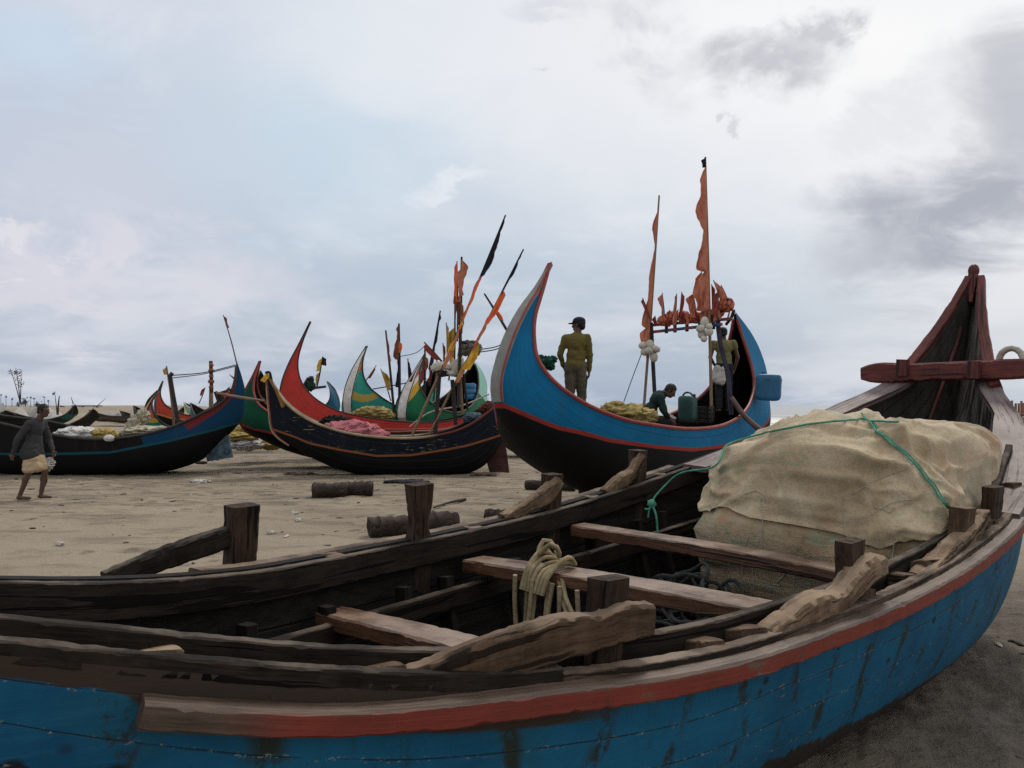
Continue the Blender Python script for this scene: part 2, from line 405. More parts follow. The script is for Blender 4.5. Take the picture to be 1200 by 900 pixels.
# ------------------------------------------------------------------ sky
SUN_EL, SUN_AZ = R(52), R(28)          # azimuth measured from +Y (view) towards +X
world = bpy.data.worlds.new('World'); scene.world = world; world.use_nodes = True
wt = T(world.node_tree); bg = world.node_tree.nodes['Background']
sky = wt.n('ShaderNodeTexSky', sky_type='NISHITA'); sky.sun_disc = False; sky.sun_elevation = SUN_EL; sky.sun_rotation = SUN_AZ
sky.air_density = 1.4; sky.dust_density = 3.0
d = wt.n('ShaderNodeTexCoord').outputs['Generated']
dx, dy, dz = wt.sep(d)
dyc = wt.math('MAXIMUM', dy, .08)
gx, gz = wt.math('DIVIDE', dx, dyc), wt.math('DIVIDE', dz, dyc)      # bearing / elevation tangents of the view direction
dome = wt.math('DIVIDE', 1.0, wt.math('ADD', wt.math('MAXIMUM', dz, 0), .22))
cp = wt.comb(wt.math('MULTIPLY', dx, dome), wt.math('MULTIPLY', dy, dome), 0)    # flat cloud-deck coordinates
nb = wt.noise(cp, .9, 7, .56, .3); nf = wt.noise(cp, 2.6, 7, .62, .5); nw = wt.noise(wt.comb(gx, gz, 0), 5.5, 6, .6, .2)
wx = wt.math('MULTIPLY', wt.math('SUBTRACT', nw, .5), .34); wz = wt.math('MULTIPLY', wt.math('SUBTRACT', nf, .5), .3)
nv = wt.noise(wt.comb(gx, wt.math('MULTIPLY', gz, 1.25), 0), 8.5, 8, .6, .35)
def blob(px, py, rx, ry, soft=.55, tilt=0, warp=1.0):
    cx, cy = (px-600)/F, (475-py)/F
    ex = wt.math('SUBTRACT', wt.math('ADD', gx, wt.math('MULTIPLY', wx, warp)), cx); ez = wt.math('SUBTRACT', wt.math('ADD', gz, wt.math('MULTIPLY', wz, warp)), cy)
    ct, st = math.cos(tilt), math.sin(tilt)
    a = wt.math('ADD', wt.math('MULTIPLY', ex, ct*F/rx), wt.math('MULTIPLY', ez, st*F/rx))
    b = wt.math('SUBTRACT', wt.math('MULTIPLY', ez, ct*F/ry), wt.math('MULTIPLY', ex, st*F/ry))
    r = wt.math('SQRT', wt.math('ADD', wt.math('MULTIPLY', a, a), wt.math('MULTIPLY', b, b)))
    return wt.math('SUBTRACT', 1, wt.step(r, 1-soft, 1+soft*.4))
S = 10.0                                # cloud radiance is divided by the 0.1 background strength
def C(r, g, b): return (r*S, g*S, b*S)
base = wt.mix(wt.step(gz, -.02, .46), C(.37, .455, .575), C(.63, .70, .775))
base = wt.mix(wt.math('MULTIPLY', wt.step(gx, -.1, -.62), .55), base, C(.47, .515, .635))
base = wt.mix(wt.math('MULTIPLY', wt.step(wt.math('ADD', wt.math('MULTIPLY', gx, .6), gz), .12, .72), .9), base, C(.82, .825, .84))
base = wt.mix(.10, base, sky.outputs[0])
c = wt.mix(wt.math('MULTIPLY', wt.step(nb, .44, .66), .5), base, C(.78, .78, .81))
c = wt.mix(wt.math('MULTIPLY', wt.step(nf, .5, .75), .24), c, C(.88, .88, .89))
def lay(c, m, amt, col): return wt.mix(wt.math('MULTIPLY', m, amt), c, C(*col))
c = lay(c, blob(390, 170, 190, 110, .8), .55, (.53, .66, .76))        # open bluish gap
c = lay(c, blob(40, 45, 110, 60, .8), .6, (.52, .655, .79))
c = lay(c, blob(120, 215, 210, 90, .9), .5, (.60, .615, .70))
c = lay(c, wt.math('MULTIPLY', blob(150, 300, 260, 60, .9, -.2), wt.step(nv, .42, .6)), .75, (.69, .68, .735))
c = lay(c, blob(55, 335, 130, 45, .8, -.15), .75, (.66, .655, .72))      # pale lavender heap low on the left
c = lay(c, blob(20, 280, 60, 26, .7), .8, (.72, .71, .76))
c = lay(c, blob(250, 320, 110, 45, .9), .65, (.62, .63, .70))
c = lay(c, blob(525, 222, 70, 16, .95, -.05, .8), .55, (.82, .84, .87))      # bright streak
c = lay(c, blob(1010, 60, 300, 140, .9), .85, (.90, .90, .90))
c = lay(c, blob(860, 185, 330, 120, .9), .5, (.80, .81, .835))
c = lay(c, blob(560, 70, 260, 90, .9), .45, (.80, .815, .845))
dk = wt.step(nf, .36, .6)
c = lay(c, wt.math('MULTIPLY', blob(898, 78, 82, 46, .75, .30, .7), wt.step(nv, .38, .6)), .75, (.44, .455, .51))
c = lay(c, wt.math('MULTIPLY', blob(955, 10, 62, 30, .8, .5), wt.step(nv, .40, .55)), .7, (.45, .465, .52))
c = lay(c, wt.math('MULTIPLY', blob(755, 45, 80, 60, .9, -.6), wt.step(nv, .38, .6)), .7, (.50, .515, .57))
c = lay(c, blob(650, 5, 60, 16, .8), .4, (.52, .54, .60))
c = lay(c, wt.math('MULTIPLY', blob(1140, 238, 205, 85, .8, .35, .9), wt.step(nv, .12, .42)), .95, (.385, .405, .465))
c = lay(c, blob(1205, 110, 85, 80, .8, 0, .7), .75, (.44, .455, .51))
c = lay(c, blob(1060, 130, 90, 30, .9, .2), .35, (.60, .61, .65))
c = lay(c, blob(850, 145, 16, 10, .8), .5, (.48, .5, .55)); c = lay(c, blob(612, 90, 14, 7, .8), .4, (.5, .53, .58))
below = wt.step(dz, -.02, -.12)
c = wt.mix(below, c, C(.2, .19, .17))
wt.put(bg.inputs['Color'], c); bg.inputs['Strength'].default_value = .107
sd = bpy.data.lights.new('sun', 'SUN'); so = bpy.data.objects.new('sun', sd); COL.objects.link(so)
sd.energy = 1.6; sd.angle = R(11); sd.color = (1, .93, .82)
sv = Vector((math.sin(SUN_AZ)*math.cos(SUN_EL), math.cos(SUN_AZ)*math.cos(SUN_EL), math.sin(SUN_EL)))
so.rotation_euler = sv.to_track_quat('Z', 'Y').to_euler()
scene.view_settings.view_transform = 'Standard'; scene.view_settings.look = 'None'
scene.view_settings.exposure = 0; scene.view_settings.gamma = 1
scene.cycles.max_bounces = 6; scene.cycles.use_denoising = False

# ------------------------------------------------------------------ beach and sea
QN = Vector((.93, .37, 0)); Q0 = 42.0
def land(x, y):
    q = x*QN.x+y*QN.y
    z = 0.0
    d_ = q-(Q0-9)
    if d_ > 0: z -= min(d_*.045, 3)
    r = math.hypot(x, y)
    if r < 60 or r >= 60:
        k = min(1, 60/max(r, 1))
        z += .05*mn.noise(Vector((x*.22, y*.22, 3)))*min(1, r/8)+.10*mn.noise(Vector((x*.05, y*.05, 9)))*min(1, r/25)
        if r < 30: z += .026*mn.fractal(Vector((x*1.6, y*1.6, 1)), 1, 2, 5)
        if r < 16: z += .014*mn.fractal(Vector((x*5, y*5, 5)), 1, 2, 3)
        if r < 9: z += .010*mn.fractal(Vector((x*13, y*13, 8)), .9, 2, 3)
    if x > .8 and y < 8: z += .03*mn.fractal(Vector((x*2.4, y*2.4, 7)), .8, 2, 4)*min(1, (x-.8))
    # distant berm on the left where the boats' sheds stand
    e = max(0, 1-abs(y-(95+.25*x))/28)*smoothstep((-12-x)/22)
    z += 1.5*e*e*(3-2*e)
    return z
vs, fs = [], []
rings = [0.9*1.0135**i for i in range(570)]+[2600, 4200, 8000, 15000]
angs = [R(-62)+R(124)*i/420 for i in range(421)]; angs += [R(62)+R(236)*i/60 for i in range(1, 60)]
na = len(angs)
for r in rings:
    for a in angs:
        x, y = r*math.sin(a), r*math.cos(a); vs.append((x, y, land(x, y)))
vs.append((0, 0, land(0, 0))); cidx = len(vs)-1
for i in range(len(rings)-1):
    for j in range(na):
        j2 = (j+1) % na; fs.append((i*na+j, i*na+j2, (i+1)*na+j2, (i+1)*na+j)[::-1])
for j in range(na): fs.append((cidx, (j+1) % na, j))
m, b, t = mat('beach_sand', .9, .25); P = t.pos(); px, py, pz = t.sep(P)
f2 = t.comb(px, py, 0)
n0 = t.noise(f2, .28, 5, .6); n1 = t.noise(t.comb(t.math('MULTIPLY', px, .55), t.math('MULTIPLY', py, 1.5), 0), 1.1, 6, .65, .4); n2 = t.noise(f2, 9, 5, .7); n3 = t.noise(f2, 140, 3, .7)
dry = t.ramp(n0, [(.3, (.235, .192, .138)), (.7, (.325, .27, .195))])
dry = t.mix(t.math('MULTIPLY', t.step(n1, .5, .62), .6), dry, (.15, .12, .088))
# trampled damp sand, darkened in place of relief shading; damp sand beside near boat
tr = t.math('MULTIPLY', t.math('MULTIPLY', t.step(py, 10.5, 15), t.math('SUBTRACT', 1, t.step(py, 22, 40))), t.step(t.noise(t.comb(t.math('MULTIPLY', px, 1.0), t.math('MULTIPLY', py, 2.4), 0), 1.4, 6, .7, .6), .47, .6))
dry = t.mix(t.math('MULTIPLY', tr, .75), dry, (.11, .088, .064))
fp = t.voro(t.comb(t.math('MULTIPLY', px, 1.0), t.math('MULTIPLY', py, .8), 0), 2.6); fpm = t.math('MULTIPLY', t.math('SUBTRACT', 1, t.step(t.math('ADD', fp, t.math('MULTIPLY', t.math('SUBTRACT', n2, .5), .3)), .10, .26)), t.step(t.noise(f2, .45, 4, .6), .46, .58))
dry = t.mix(t.math('MULTIPLY', fpm, .6), dry, (.12, .095, .068))  # footprint dents: damp sand, also darkened to replace weak bump shading
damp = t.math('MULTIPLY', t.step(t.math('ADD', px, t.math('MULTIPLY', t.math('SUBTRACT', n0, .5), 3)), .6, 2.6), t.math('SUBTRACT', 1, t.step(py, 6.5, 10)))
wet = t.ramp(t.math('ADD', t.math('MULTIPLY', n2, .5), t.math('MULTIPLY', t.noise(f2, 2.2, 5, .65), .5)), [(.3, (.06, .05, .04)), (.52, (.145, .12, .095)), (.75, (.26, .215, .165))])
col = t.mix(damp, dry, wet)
sea_wet = t.step(t.math('ADD', t.math('MULTIPLY', px, QN.x), t.math('MULTIPLY', py, QN.y)), Q0-12, Q0-6)
col = t.mix(sea_wet, col, (.14, .12, .095))
col = t.mix(t.math('MULTIPLY', t.math('SUBTRACT', 1, t.step(n3, .3, .45)), .2), col, (.1, .082, .06))
spk = t.voro(f2, 38); col = t.mix(t.math('MULTIPLY', t.math('SUBTRACT', 1, t.step(spk, .05, .12)), t.step(n2, .56, .66)), col, (.5, .46, .4))
t.put(b.inputs['Base Color'], col)
hh = t.math('ADD', t.math('MULTIPLY', t.math('SUBTRACT', n2, fpm), .8), t.math('ADD', t.math('MULTIPLY', n3, .12), t.math('MULTIPLY', n1, 1.2)))
t.put(b.inputs['Normal'], t.bump(hh, .9, .07))
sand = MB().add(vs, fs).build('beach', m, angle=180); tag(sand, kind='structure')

m, b, t = mat('sea_water', .22, .5); P = t.pos(); px, py, pz = t.sep(P)
q = t.math('ADD', t.math('MULTIPLY', px, QN.x), t.math('MULTIPLY', py, QN.y)); l = t.math('SUBTRACT', t.math('MULTIPLY', py, QN.x), t.math('MULTIPLY', px, QN.y))
nn = t.noise(t.comb(t.math('MULTIPLY', q, .16), t.math('MULTIPLY', l, .02), 0), 1, 6, .6, .8); nfm = t.noise(t.comb(t.math('MULTIPLY', q, .9), t.math('MULTIPLY', l, .25), 0), 1, 6, .7)
qq = t.math('ADD', q, t.math('MULTIPLY', t.math('SUBTRACT', nn, .5), 16))
foam = None
for c0, wd, am in ((Q0-3.5, 2.4, 1), (Q0+4, 3.4, 1.), (Q0+17, 3.2, .8), (Q0+34, 2.6, .5), (Q0+60, 3, .35)):
    k = t.math('SUBTRACT', 1, t.step(t.math('ABSOLUTE', t.math('SUBTRACT', qq, c0)), wd*.4, wd)); k = t.math('MULTIPLY', t.math('MULTIPLY', k, am), t.step(nfm, .32, .5))
    foam = k if foam is None else t.math('MAXIMUM', foam, k)
t.put(b.inputs['Base Color'], t.mix(foam, t.mix(nn, (.19, .185, .15), (.27, .27, .235)), (.8, .8, .78)))
t.put(b.inputs['Roughness'], t.math('ADD', .22, t.math('MULTIPLY', foam, .6)))
wv = t.noise(t.comb(t.math('MULTIPLY', q, .5), t.math('MULTIPLY', l, .09), 0), 1, 5, .6)
t.put(b.inputs['Normal'], t.bump(t.math('ADD', wv, t.math('MULTIPLY', foam, .5)), .6, .5))
vs, fs = [], []; QT = Vector((-QN.y, QN.x, 0)); qs = [Q0-8+.45*i for i in range(130)]+[Q0+51*1.14**i for i in range(46)]; ls = [-8000, -3000, -1000, -300, -150]+[-80+4*i for i in range(60)]+[200, 400, 1000, 3000, 9000, 20000]
for q_ in qs:
    for l_ in ls:
        p = QN*q_+QT*l_; h = 0
        if q_ < Q0+48:
            for c0, hw, am in ((Q0+4, 1.6, .42), (Q0+17, 2.0, .5), (Q0+34, 2.4, .4)):
                dd = q_-c0+5*mn.noise(Vector((l_*.03, c0, 0))); h = max(h, am*math.exp(-(dd/hw)**2)*(.55+.6*mn.noise(Vector((l_*.08, c0*.3, 4)))))
        vs.append((p.x, p.y, -.2+h))
nl = len(ls)
for i in range(len(qs)-1):
    for j in range(nl-1): fs.append((i*nl+j, i*nl+j+1, (i+1)*nl+j+1, (i+1)*nl+j)[::-1])
sea = MB().add(vs, fs).build('sea', m, angle=180); tag(sea, kind='structure')

# ------------------------------------------------------------------ the near boat (local x along the keel to the bow, y to port / far side, z up)
FB_TH, FB_HEEL = R(45.8), R(3.7)
a3 = Vector((math.cos(FB_TH), math.sin(FB_TH), 0)); n3_ = Vector((a3.y, -a3.x, 0)); ch, sh = math.cos(FB_HEEL), math.sin(FB_HEEL)
ez = n3_*sh+Vector((0, 0, ch)); ey = n3_*ch-Vector((0, 0, sh)); FB_O = Vector((.442, 3.78, .4))-ez*.4
FBM = Matrix((a3, -ey, ez)).transposed(); FB_ROT = FBM.to_euler()
fb = thing('fishing_boat', 'nearest wooden boat with blue side and red rail, net heaped in its bow', 'boat', FB_O, FB_ROT)
SK = [-3.5, -2.5, -1.5, -.7, 0, .7, 1.5, 2.2, 3.2, 4., 4.6, 5.0, 5.3]
SB = [.184, .374, .70, .905, .985, 1.045, 1.085, 1.08, .934, .669, .346, .153, .046]
SZ = [1.477, 1.158, .957, .908, .910, .936, 1.007, 1.103, 1.329, 1.589, 1.932, 2.42, 2.845]
_m = lambda v: np.gradient(np.array(v, float), np.array(SK))
_mb, _mz = _m(SB), _m(SZ)
def herm(v, m, s):
    i = min(max(int(np.searchsorted(SK, s))-1, 0), len(SK)-2); h = SK[i+1]-SK[i]; t = (s-SK[i])/h
    return (2*t**3-3*t**2+1)*v[i]+(t**3-2*t**2+t)*h*m[i]+(-2*t**3+3*t**2)*v[i+1]+(t**3-t**2)*h*m[i+1]
def fbb(s): return float(herm(SB, _mb, s))
def fbz(s): return float(herm(SZ, _mz, s))
GAP = .13
def gapf(s): return GAP*min(1, max(0, (4.2-s)/1.2))*min(1, max(.25, (s+3.3)/1.0))
KS = [(-3.42, 1.40, .05), (-3.0, .85, .05), (-2.3, .34, .07), (-1.5, .08, .1), (-.7, .01, .1), (0, 0, .1), (.7, 0, .1), (1.5, .0, .1), (2.2, .01, .1), (3.0, .05, .08), (3.6, .2, .07), (4.15, .52, .06), (4.6, .98, .05), (4.95, 1.55, .045), (5.2, 2.2, .04), (5.32, 2.83, .03)]
ss = np.linspace(-3.5, 5.3, 60)
HA = [(s, fbz(s), -fbb(s)) for s in ss]; HB = [(s, fbz(s), fbb(s)+gapf(s)*.75) for s in ss]
zl = ([-3.5, -1.5, -.3, .8, 2, 3, 3.8, 4.6, 5.3], [.62, .44, .40, .34, .31, .40, .66, 1.15, 2.2])
GYf = [0, .40, .64, .78, .865, .915, .955, .98, 1]; GZf = [0, .05, .13, .235, .36, .5, .66, .83, 1]

m, b, t = mat('near_boat_paint', .6, .16)
o = t.obj(); x, y, z = t.sep(o); hv, pl = t.attr('hv'), t.attr('pl')
n = t.noise(o, 1.6, 5, .6); nfine = t.noise(t.comb(t.math('MULTIPLY', x, 3), t.math('MULTIPLY', y, 3), t.math('MULTIPLY', z, 40)), 1, 6, .65)
blue = t.mix(t.step(n, .35, .65), (.005, .068, .145), (.008, .115, .22))
blue = t.mix(t.math('MULTIPLY', t.step(t.noise(o, 3.1, 5, .65), .53, .66), .6), blue, (.012, .085, .125))
blue = t.mix(t.math('MULTIPLY', t.step(nfine, .52, .7), .35), blue, (.016, .125, .225))
# rust and tar weeping from the frame fastenings, one row of nails per frame
fx = t.math('ABSOLUTE', t.math('SUBTRACT', t.math('FRACT', t.math('DIVIDE', t.math('ADD', x, t.math('MULTIPLY', t.math('SUBTRACT', t.noise(o, 1.3, 3), .5), .35)), .31)), .5))
streak = t.math('MULTIPLY', t.math('SUBTRACT', 1, t.step(fx, .03, .19)), t.step(t.math('ADD', t.noise(t.comb(t.math('MULTIPLY', x, 9), 0, t.math('MULTIPLY', z, 5)), 1, 5, .65), t.math('MULTIPLY', t.math('SUBTRACT', t.noise(o, 34, 4, .7), .5), .35)), .47, .60))
blue = t.mix(t.math('MULTIPLY', streak, .95), blue, (.024, .028, .017))
blue = t.mix(t.math('MULTIPLY', t.step(t.noise(t.comb(t.math('MULTIPLY', x, 20), t.math('MULTIPLY', y, 20), t.math('MULTIPLY', z, 2.0)), 1, 6, .7), .55, .72), .5), blue, (.014, .05, .062))
dots = t.voro(t.comb(t.math('MULTIPLY', x, 6.4), 0, t.math('MULTIPLY', z, 9)), 1.0)
blue = t.mix(t.math('MULTIPLY', t.math('SUBTRACT', 1, t.step(dots, .08, .2)), t.math('MULTIPLY', .85, t.step(t.noise(o, 3.3, 2), .5, .56))), blue, (.012, .012, .012))
# plank seams
sv_ = t.math('MULTIPLY', t.math('ADD', hv, t.math('MULTIPLY', t.math('SUBTRACT', t.noise(o, .9, 2), .5), .05)), 9)
fr = t.math('ABSOLUTE', t.math('SUBTRACT', t.math('FRACT', sv_), .5)); sm = t.math('SUBTRACT', 1, t.step(fr, .006, .026))
sm = t.math('MULTIPLY', sm, t.step(t.noise(t.comb(t.math('MULTIPLY', x, 5), 0, t.math('MULTIPLY', z, 2)), 1, 4, .6), .36, .5))
blue = t.mix(t.math('MULTIPLY', sm, .8), blue, (.012, .02, .025))
seamy = t.math('SUBTRACT', 1, t.step(fr, .02, .09))
fleck = t.math('MULTIPLY', seamy, t.step(t.noise(t.comb(t.math('MULTIPLY', x, 55), t.math('MULTIPLY', y, 55), t.math('MULTIPLY', z, 90)), 1, 4, .7), .58, .63))
blue = t.mix(t.math('MULTIPLY', fleck, .75), blue, (.24, .25, .22))
nail = t.voro(t.comb(t.math('MULTIPLY', x, 6.45), 0, t.math('MULTIPLY', hv, 18)), 1.0)
blue = t.mix(t.math('MULTIPLY', t.math('SUBTRACT', 1, t.step(nail, .05, .13)), t.math('MULTIPLY', .75, t.step(t.noise(o, 5, 2), .42, .5))), blue, (.012, .010, .009))
chip = t.step(t.noise(t.comb(t.math('MULTIPLY', x, 6), t.math('MULTIPLY', y, 6), t.math('MULTIPLY', z, 22)), 1, 7, .72), .655, .675)
blue = t.mix(t.math('MULTIPLY', chip, .8), blue, (.16, .15, .13))
edge = t.math('ADD', pl, t.math('MULTIPLY', t.math('SUBTRACT', t.noise(t.comb(t.math('MULTIPLY', x, 16), t.math('MULTIPLY', y, 5), t.math('MULTIPLY', z, 3)), 1, 6, .7), .5), .16))
tarc = t.mix(n, (.012, .011, .011), (.04, .035, .03))
# bare dark plank along the top aft of the rail
bare = t.math('MULTIPLY', t.math('SUBTRACT', 1, t.step(x, -1.25, -.95)), t.step(t.math('SUBTRACT', t.math('ADD', hv, t.math('MULTIPLY', t.math('SUBTRACT', nfine, .5), .04)), t.math('MULTIPLY', .05, t.math('SUBTRACT', 1, t.step(x, -2.36, -2.2)))), .885, .895))
blue = t.mix(bare, blue, (.045, .032, .025))
t.put(b.inputs['Base Color'], t.mix(t.step(edge, -.01, .015), tarc, blue))
t.put(b.inputs['Normal'], t.bump(t.math('SUBTRACT', t.math('MULTIPLY', nfine, .5), t.math('ADD', sm, t.math('MULTIPLY', streak, .3))), .5, .008))
M_near = m
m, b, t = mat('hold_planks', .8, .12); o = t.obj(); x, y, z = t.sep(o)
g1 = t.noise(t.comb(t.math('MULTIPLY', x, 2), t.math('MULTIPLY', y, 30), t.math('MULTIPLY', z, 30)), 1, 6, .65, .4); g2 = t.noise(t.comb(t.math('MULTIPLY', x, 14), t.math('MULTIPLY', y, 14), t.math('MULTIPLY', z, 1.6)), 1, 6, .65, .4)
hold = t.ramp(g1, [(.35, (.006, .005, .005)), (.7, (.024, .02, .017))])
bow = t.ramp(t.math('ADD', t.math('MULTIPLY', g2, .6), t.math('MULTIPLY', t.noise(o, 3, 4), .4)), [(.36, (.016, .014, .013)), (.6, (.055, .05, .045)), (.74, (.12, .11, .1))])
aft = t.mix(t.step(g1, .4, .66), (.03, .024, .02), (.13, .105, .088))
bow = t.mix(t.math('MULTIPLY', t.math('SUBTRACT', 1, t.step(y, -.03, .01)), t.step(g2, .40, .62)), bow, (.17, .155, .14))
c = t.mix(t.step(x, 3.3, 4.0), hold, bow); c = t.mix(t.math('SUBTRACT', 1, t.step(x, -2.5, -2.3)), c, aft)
pf = t.math('ABSOLUTE', t.math('SUBTRACT', t.math('FRACT', t.math('MULTIPLY', t.attr('hv'), 7)), .5)); ps = t.math('SUBTRACT', 1, t.step(pf, .01, .045))
c = t.mix(ps, c, (.004, .004, .004))
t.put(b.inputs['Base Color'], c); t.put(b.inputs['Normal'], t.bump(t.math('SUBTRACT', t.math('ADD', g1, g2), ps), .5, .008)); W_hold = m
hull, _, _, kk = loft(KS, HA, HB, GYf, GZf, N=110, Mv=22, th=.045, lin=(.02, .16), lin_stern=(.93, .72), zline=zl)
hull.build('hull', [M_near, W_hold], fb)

def near(s, dy=0, dz=0): return (s, -(fbb(s)+dy), fbz(s)+dz)       # dy outward
def farp(s, dy=0, dz=0): return (s, fbb(s)+dy, fbz(s)+dz)
# painted outer rails
m, b, t = mat('red_rail', .5, .4); g = t.attr('gr', 'Vector'); gx_, gy_, gz_ = t.sep(g); o = t.obj()
gr_ = t.noise(t.comb(t.math('MULTIPLY', gx_, 3), t.math('MULTIPLY', gy_, 60), t.math('MULTIPLY', gz_, 60)), 1, 6, .65)
wd = t.ramp(t.math('ADD', t.math('MULTIPLY', gr_, .7), t.math('MULTIPLY', t.noise(o, 5, 4), .4)), [(.35, (.022, .014, .010)), (.7, (.145, .098, .07))])
rd = t.mix(t.noise(o, 7, 5, .65), (.10, .016, .011), (.25, .038, .021))
kn = t.noise(o, 4.5, 6, .7)
pm = t.math('MULTIPLY', t.math('SUBTRACT', 1, t.step(gz_, .018, .03)), t.math('SUBTRACT', 1, t.step(t.math('ADD', kn, t.math('MULTIPLY', t.math('SUBTRACT', gr_, .5), .3)), .58, .66)))
pm = t.math('MULTIPLY', pm, t.step(t.sep(o)[0], -2.18, -1.98))
c = t.mix(pm, wd, rd)
sp = t.voro(t.comb(t.math('MULTIPLY', gx_, 4.5), 0, 0), 1); c = t.mix(t.math('MULTIPLY', t.math('SUBTRACT', 1, t.step(sp, .06, .16)), t.math('MULTIPLY', t.step(t.noise(o, 14, 4, .7), .45, .6), .85)), c, (.018, .014, .013))
t.put(b.inputs['Base Color'], c); t.put(b.inputs['Normal'], t.bump(gr_, .5, .006)); M_redrail = m
s1 = np.linspace(-2.3, 2.24, 40)
MB().sweep([near(s, .034, -.040-.045*smoothstep((-1.25-s)/.8)) for s in s1], .068, [.07-.008*smoothstep((-1.25-s)/.6) for s in s1], seg=110, jit=.004, seed=3).build('rub_rail', M_redrail, fb)
MB().sweep([farp(s, gapf(s)*.75+.038, -.04) for s in np.linspace(-1.6, 2.3, 40)], .07, .08, seg=90, jit=.004, seed=5).build('rub_rail', W_rail, fb)
# cap strip over the plank edge: a thin worn batten along the near edge
MB().sweep([near(s, -.022, .006) for s in np.linspace(-3.2, -1.25, 30)], .042, .05, seg=70, jit=.006, seed=8).build('edge_batten', W_wale, fb)
MB().sweep([near(s, -.02, .0) for s in np.linspace(-1.25, 2.24, 40)], .05, .035, seg=110, jit=.005, seed=9).build('edge_batten', W_rail, fb)
# inner wales
MB().sweep([near(s, -gapf(s)-.02, .004) for s in np.linspace(-3.1, 3.4, 60)], .042, .10, seg=150, jit=.005, seed=11).build('inner_wale', W_wale, fb)
MB().sweep([farp(s, -.012, -.058) for s in np.linspace(-3.1, 3.4, 60)], .045, .125, seg=150, jit=.004, seed=12).build('inner_wale', W_wale, fb)
# frame heads bridging plank and wale
for k, s in enumerate((-2.24, -1.72, -.62, -.40, -.10, .40, .82, 1.06, 1.50, 1.92, 2.18, 2.7)):
    g_ = gapf(s); w_ = .10+.02*math.sin(k*5); tp_ = .012+.012*math.sin(k*3)
    MB().sweep([near(s, -.04, -.035+tp_), near(s+.01, -g_*.5, -.038+tp_), near(s+.015, -g_-.002, -.04)], [w_, w_, w_*.95], .11, jit=.005, seed=20+k, seg=8, ch=.10).build('frame_head', W_drift if k == 0 else W_brace, fb)
for k, s in enumerate((-.9, .1, .55, 1.25, 2.05)):
    MB().sweep([farp(s, .0, -.03), farp(s, gapf(s)*.7, -.03)], .10, .06, jit=.006, seed=40+k).build('frame_head', W_brace, fb)
# ribs and stringers inside
def inside(s, side, frac, inset=.07):                           # point on the inner planking
    b_ = fbb(s)*np.interp(frac, GZf, GYf); kz = np.interp(s, [r[0] for r in KS], [r[1] for r in KS])
    return Vector((s, side*max(b_-inset, .02), kz+(fbz(s)-kz)*frac))
for s in np.arange(-2.7, 3.6, .42):
    for sd_ in (1, -1):
        s_ = float(s)+.07*math.sin(s*9)
        MB().sweep([inside(s_, sd_, f) for f in (.06, .15, .3, .5, .65, .8)], .085, .05, up=(1, 0, 0), jit=.006, seed=int(s*10)).build('rib', W_tar, fb)
for sd_ in (1, -1):
    MB().sweep([inside(s, sd_, np.interp(s, [-2.6, 0, 3.3], [.66, .70, .62]), .125) for s in np.linspace(-2.6, 3.3, 30)], .045, .10, seg=80, jit=.003, seed=77).build('stringer', W_wale, fb)
fl = MB()
for i in range(9):
    yy = -.56+.14*i; fl.sweep([(s, yy*min(1, fbb(s)/1.0), .17) for s in np.linspace(-1.9, 3.0, 8)], .125, .03, jit=.003, seed=90+i)
fl.build('floor_boards', W_tar, fb)
# thwarts
for k, (s, zf, zn, w) in enumerate(((-.965, .70, .80, .17), (.02, .765, .925, .20), (.975, .835, .915, .17))):
    bb = fbb(s)-.07; p0, p1 = Vector((s-.03, bb, zf-.02)), Vector((s+.02, -bb+.02, zn-.045))
    if k == 0: p1.z = .79; 
    pm_ = (p0+p1)/2+Vector((.01, 0, .012))
    MB().sweep([p0, pm_, p1], [w*.85, w, w*.95], .068, jit=.005, seed=60+k, seg=34).build('thwart', W_thwart, fb)
# thole posts with their braces
def post(s, y, z0, z1, w, d_, seed, lean=0, m_=None, notch=0):
    mbp = MB(); k = 7; path = []; W = []; H = []
    for i in range(k):
        f = i/(k-1); path.append((s+lean*f, y, z0+(z1-z0)*f)); W.append(w*(.80+.26*f-(notch if i == 4 else notch*.4 if i == 5 else 0))); H.append(d_)
    mbp.sweep(path, W, H, up=(0, 1, 0), jit=.007, seed=seed, seg=14).build('thole_post', m_ or W_post, fb)
def brace(pts, w, h, seed, m_, name='post_brace'):
    MB().sweep(pts, w, h, jit=.011, seed=seed, seg=34, ch=.3).build(name, m_, fb)
post(-1.315, .985, .6, 1.165, .12, .1, 101)
brace([(-1.37, 1.0, 1.035), (-1.6, 1.0, .99), (-1.85, 1.0, .925)], .07, [.085, .085, .07], 102, W_wale)
post(-.31, 1.01, .6, 1.185, .13, .09, 103, -.02, W_post, .35)
post(.81, 1.11, .6, 1.155, .125, .09, 104)
brace([(.80, 1.05, 1.13), (.72, 1.07, 1.045), (.60, 1.10, .98), (.40, 1.12, .915)], .075, [.06, .10, .085, .06], 105, W_drift)
post(1.77, 1.15, .7, 1.262, .115, .09, 106)
brace([(1.745, 1.10, 1.235), (1.67, 1.13, 1.10), (1.58, 1.14, 1.06), (1.40, 1.15, .98)], .075, [.06, .075, .10, .07], 107, W_drift)
post(-1.035, -.735, .80, 1.175, .125, .07, 108, .02, W_post)
brace([(-1.80, -.535, .955), (-1.62, -.61, .975), (-1.37, -.70, 1.022), (-1.22, -.735, 1.035), (-1.11, -.765, 1.035), (-1.0, -.79, 1.052), (-.90, -.81, 1.045)], .06, [.03, .085, .122, .12, .10, .108, .10], 109, W_brace)
post(.335, -.925, .80, 1.165, .15, .07, 110, .0, W_post, .25)
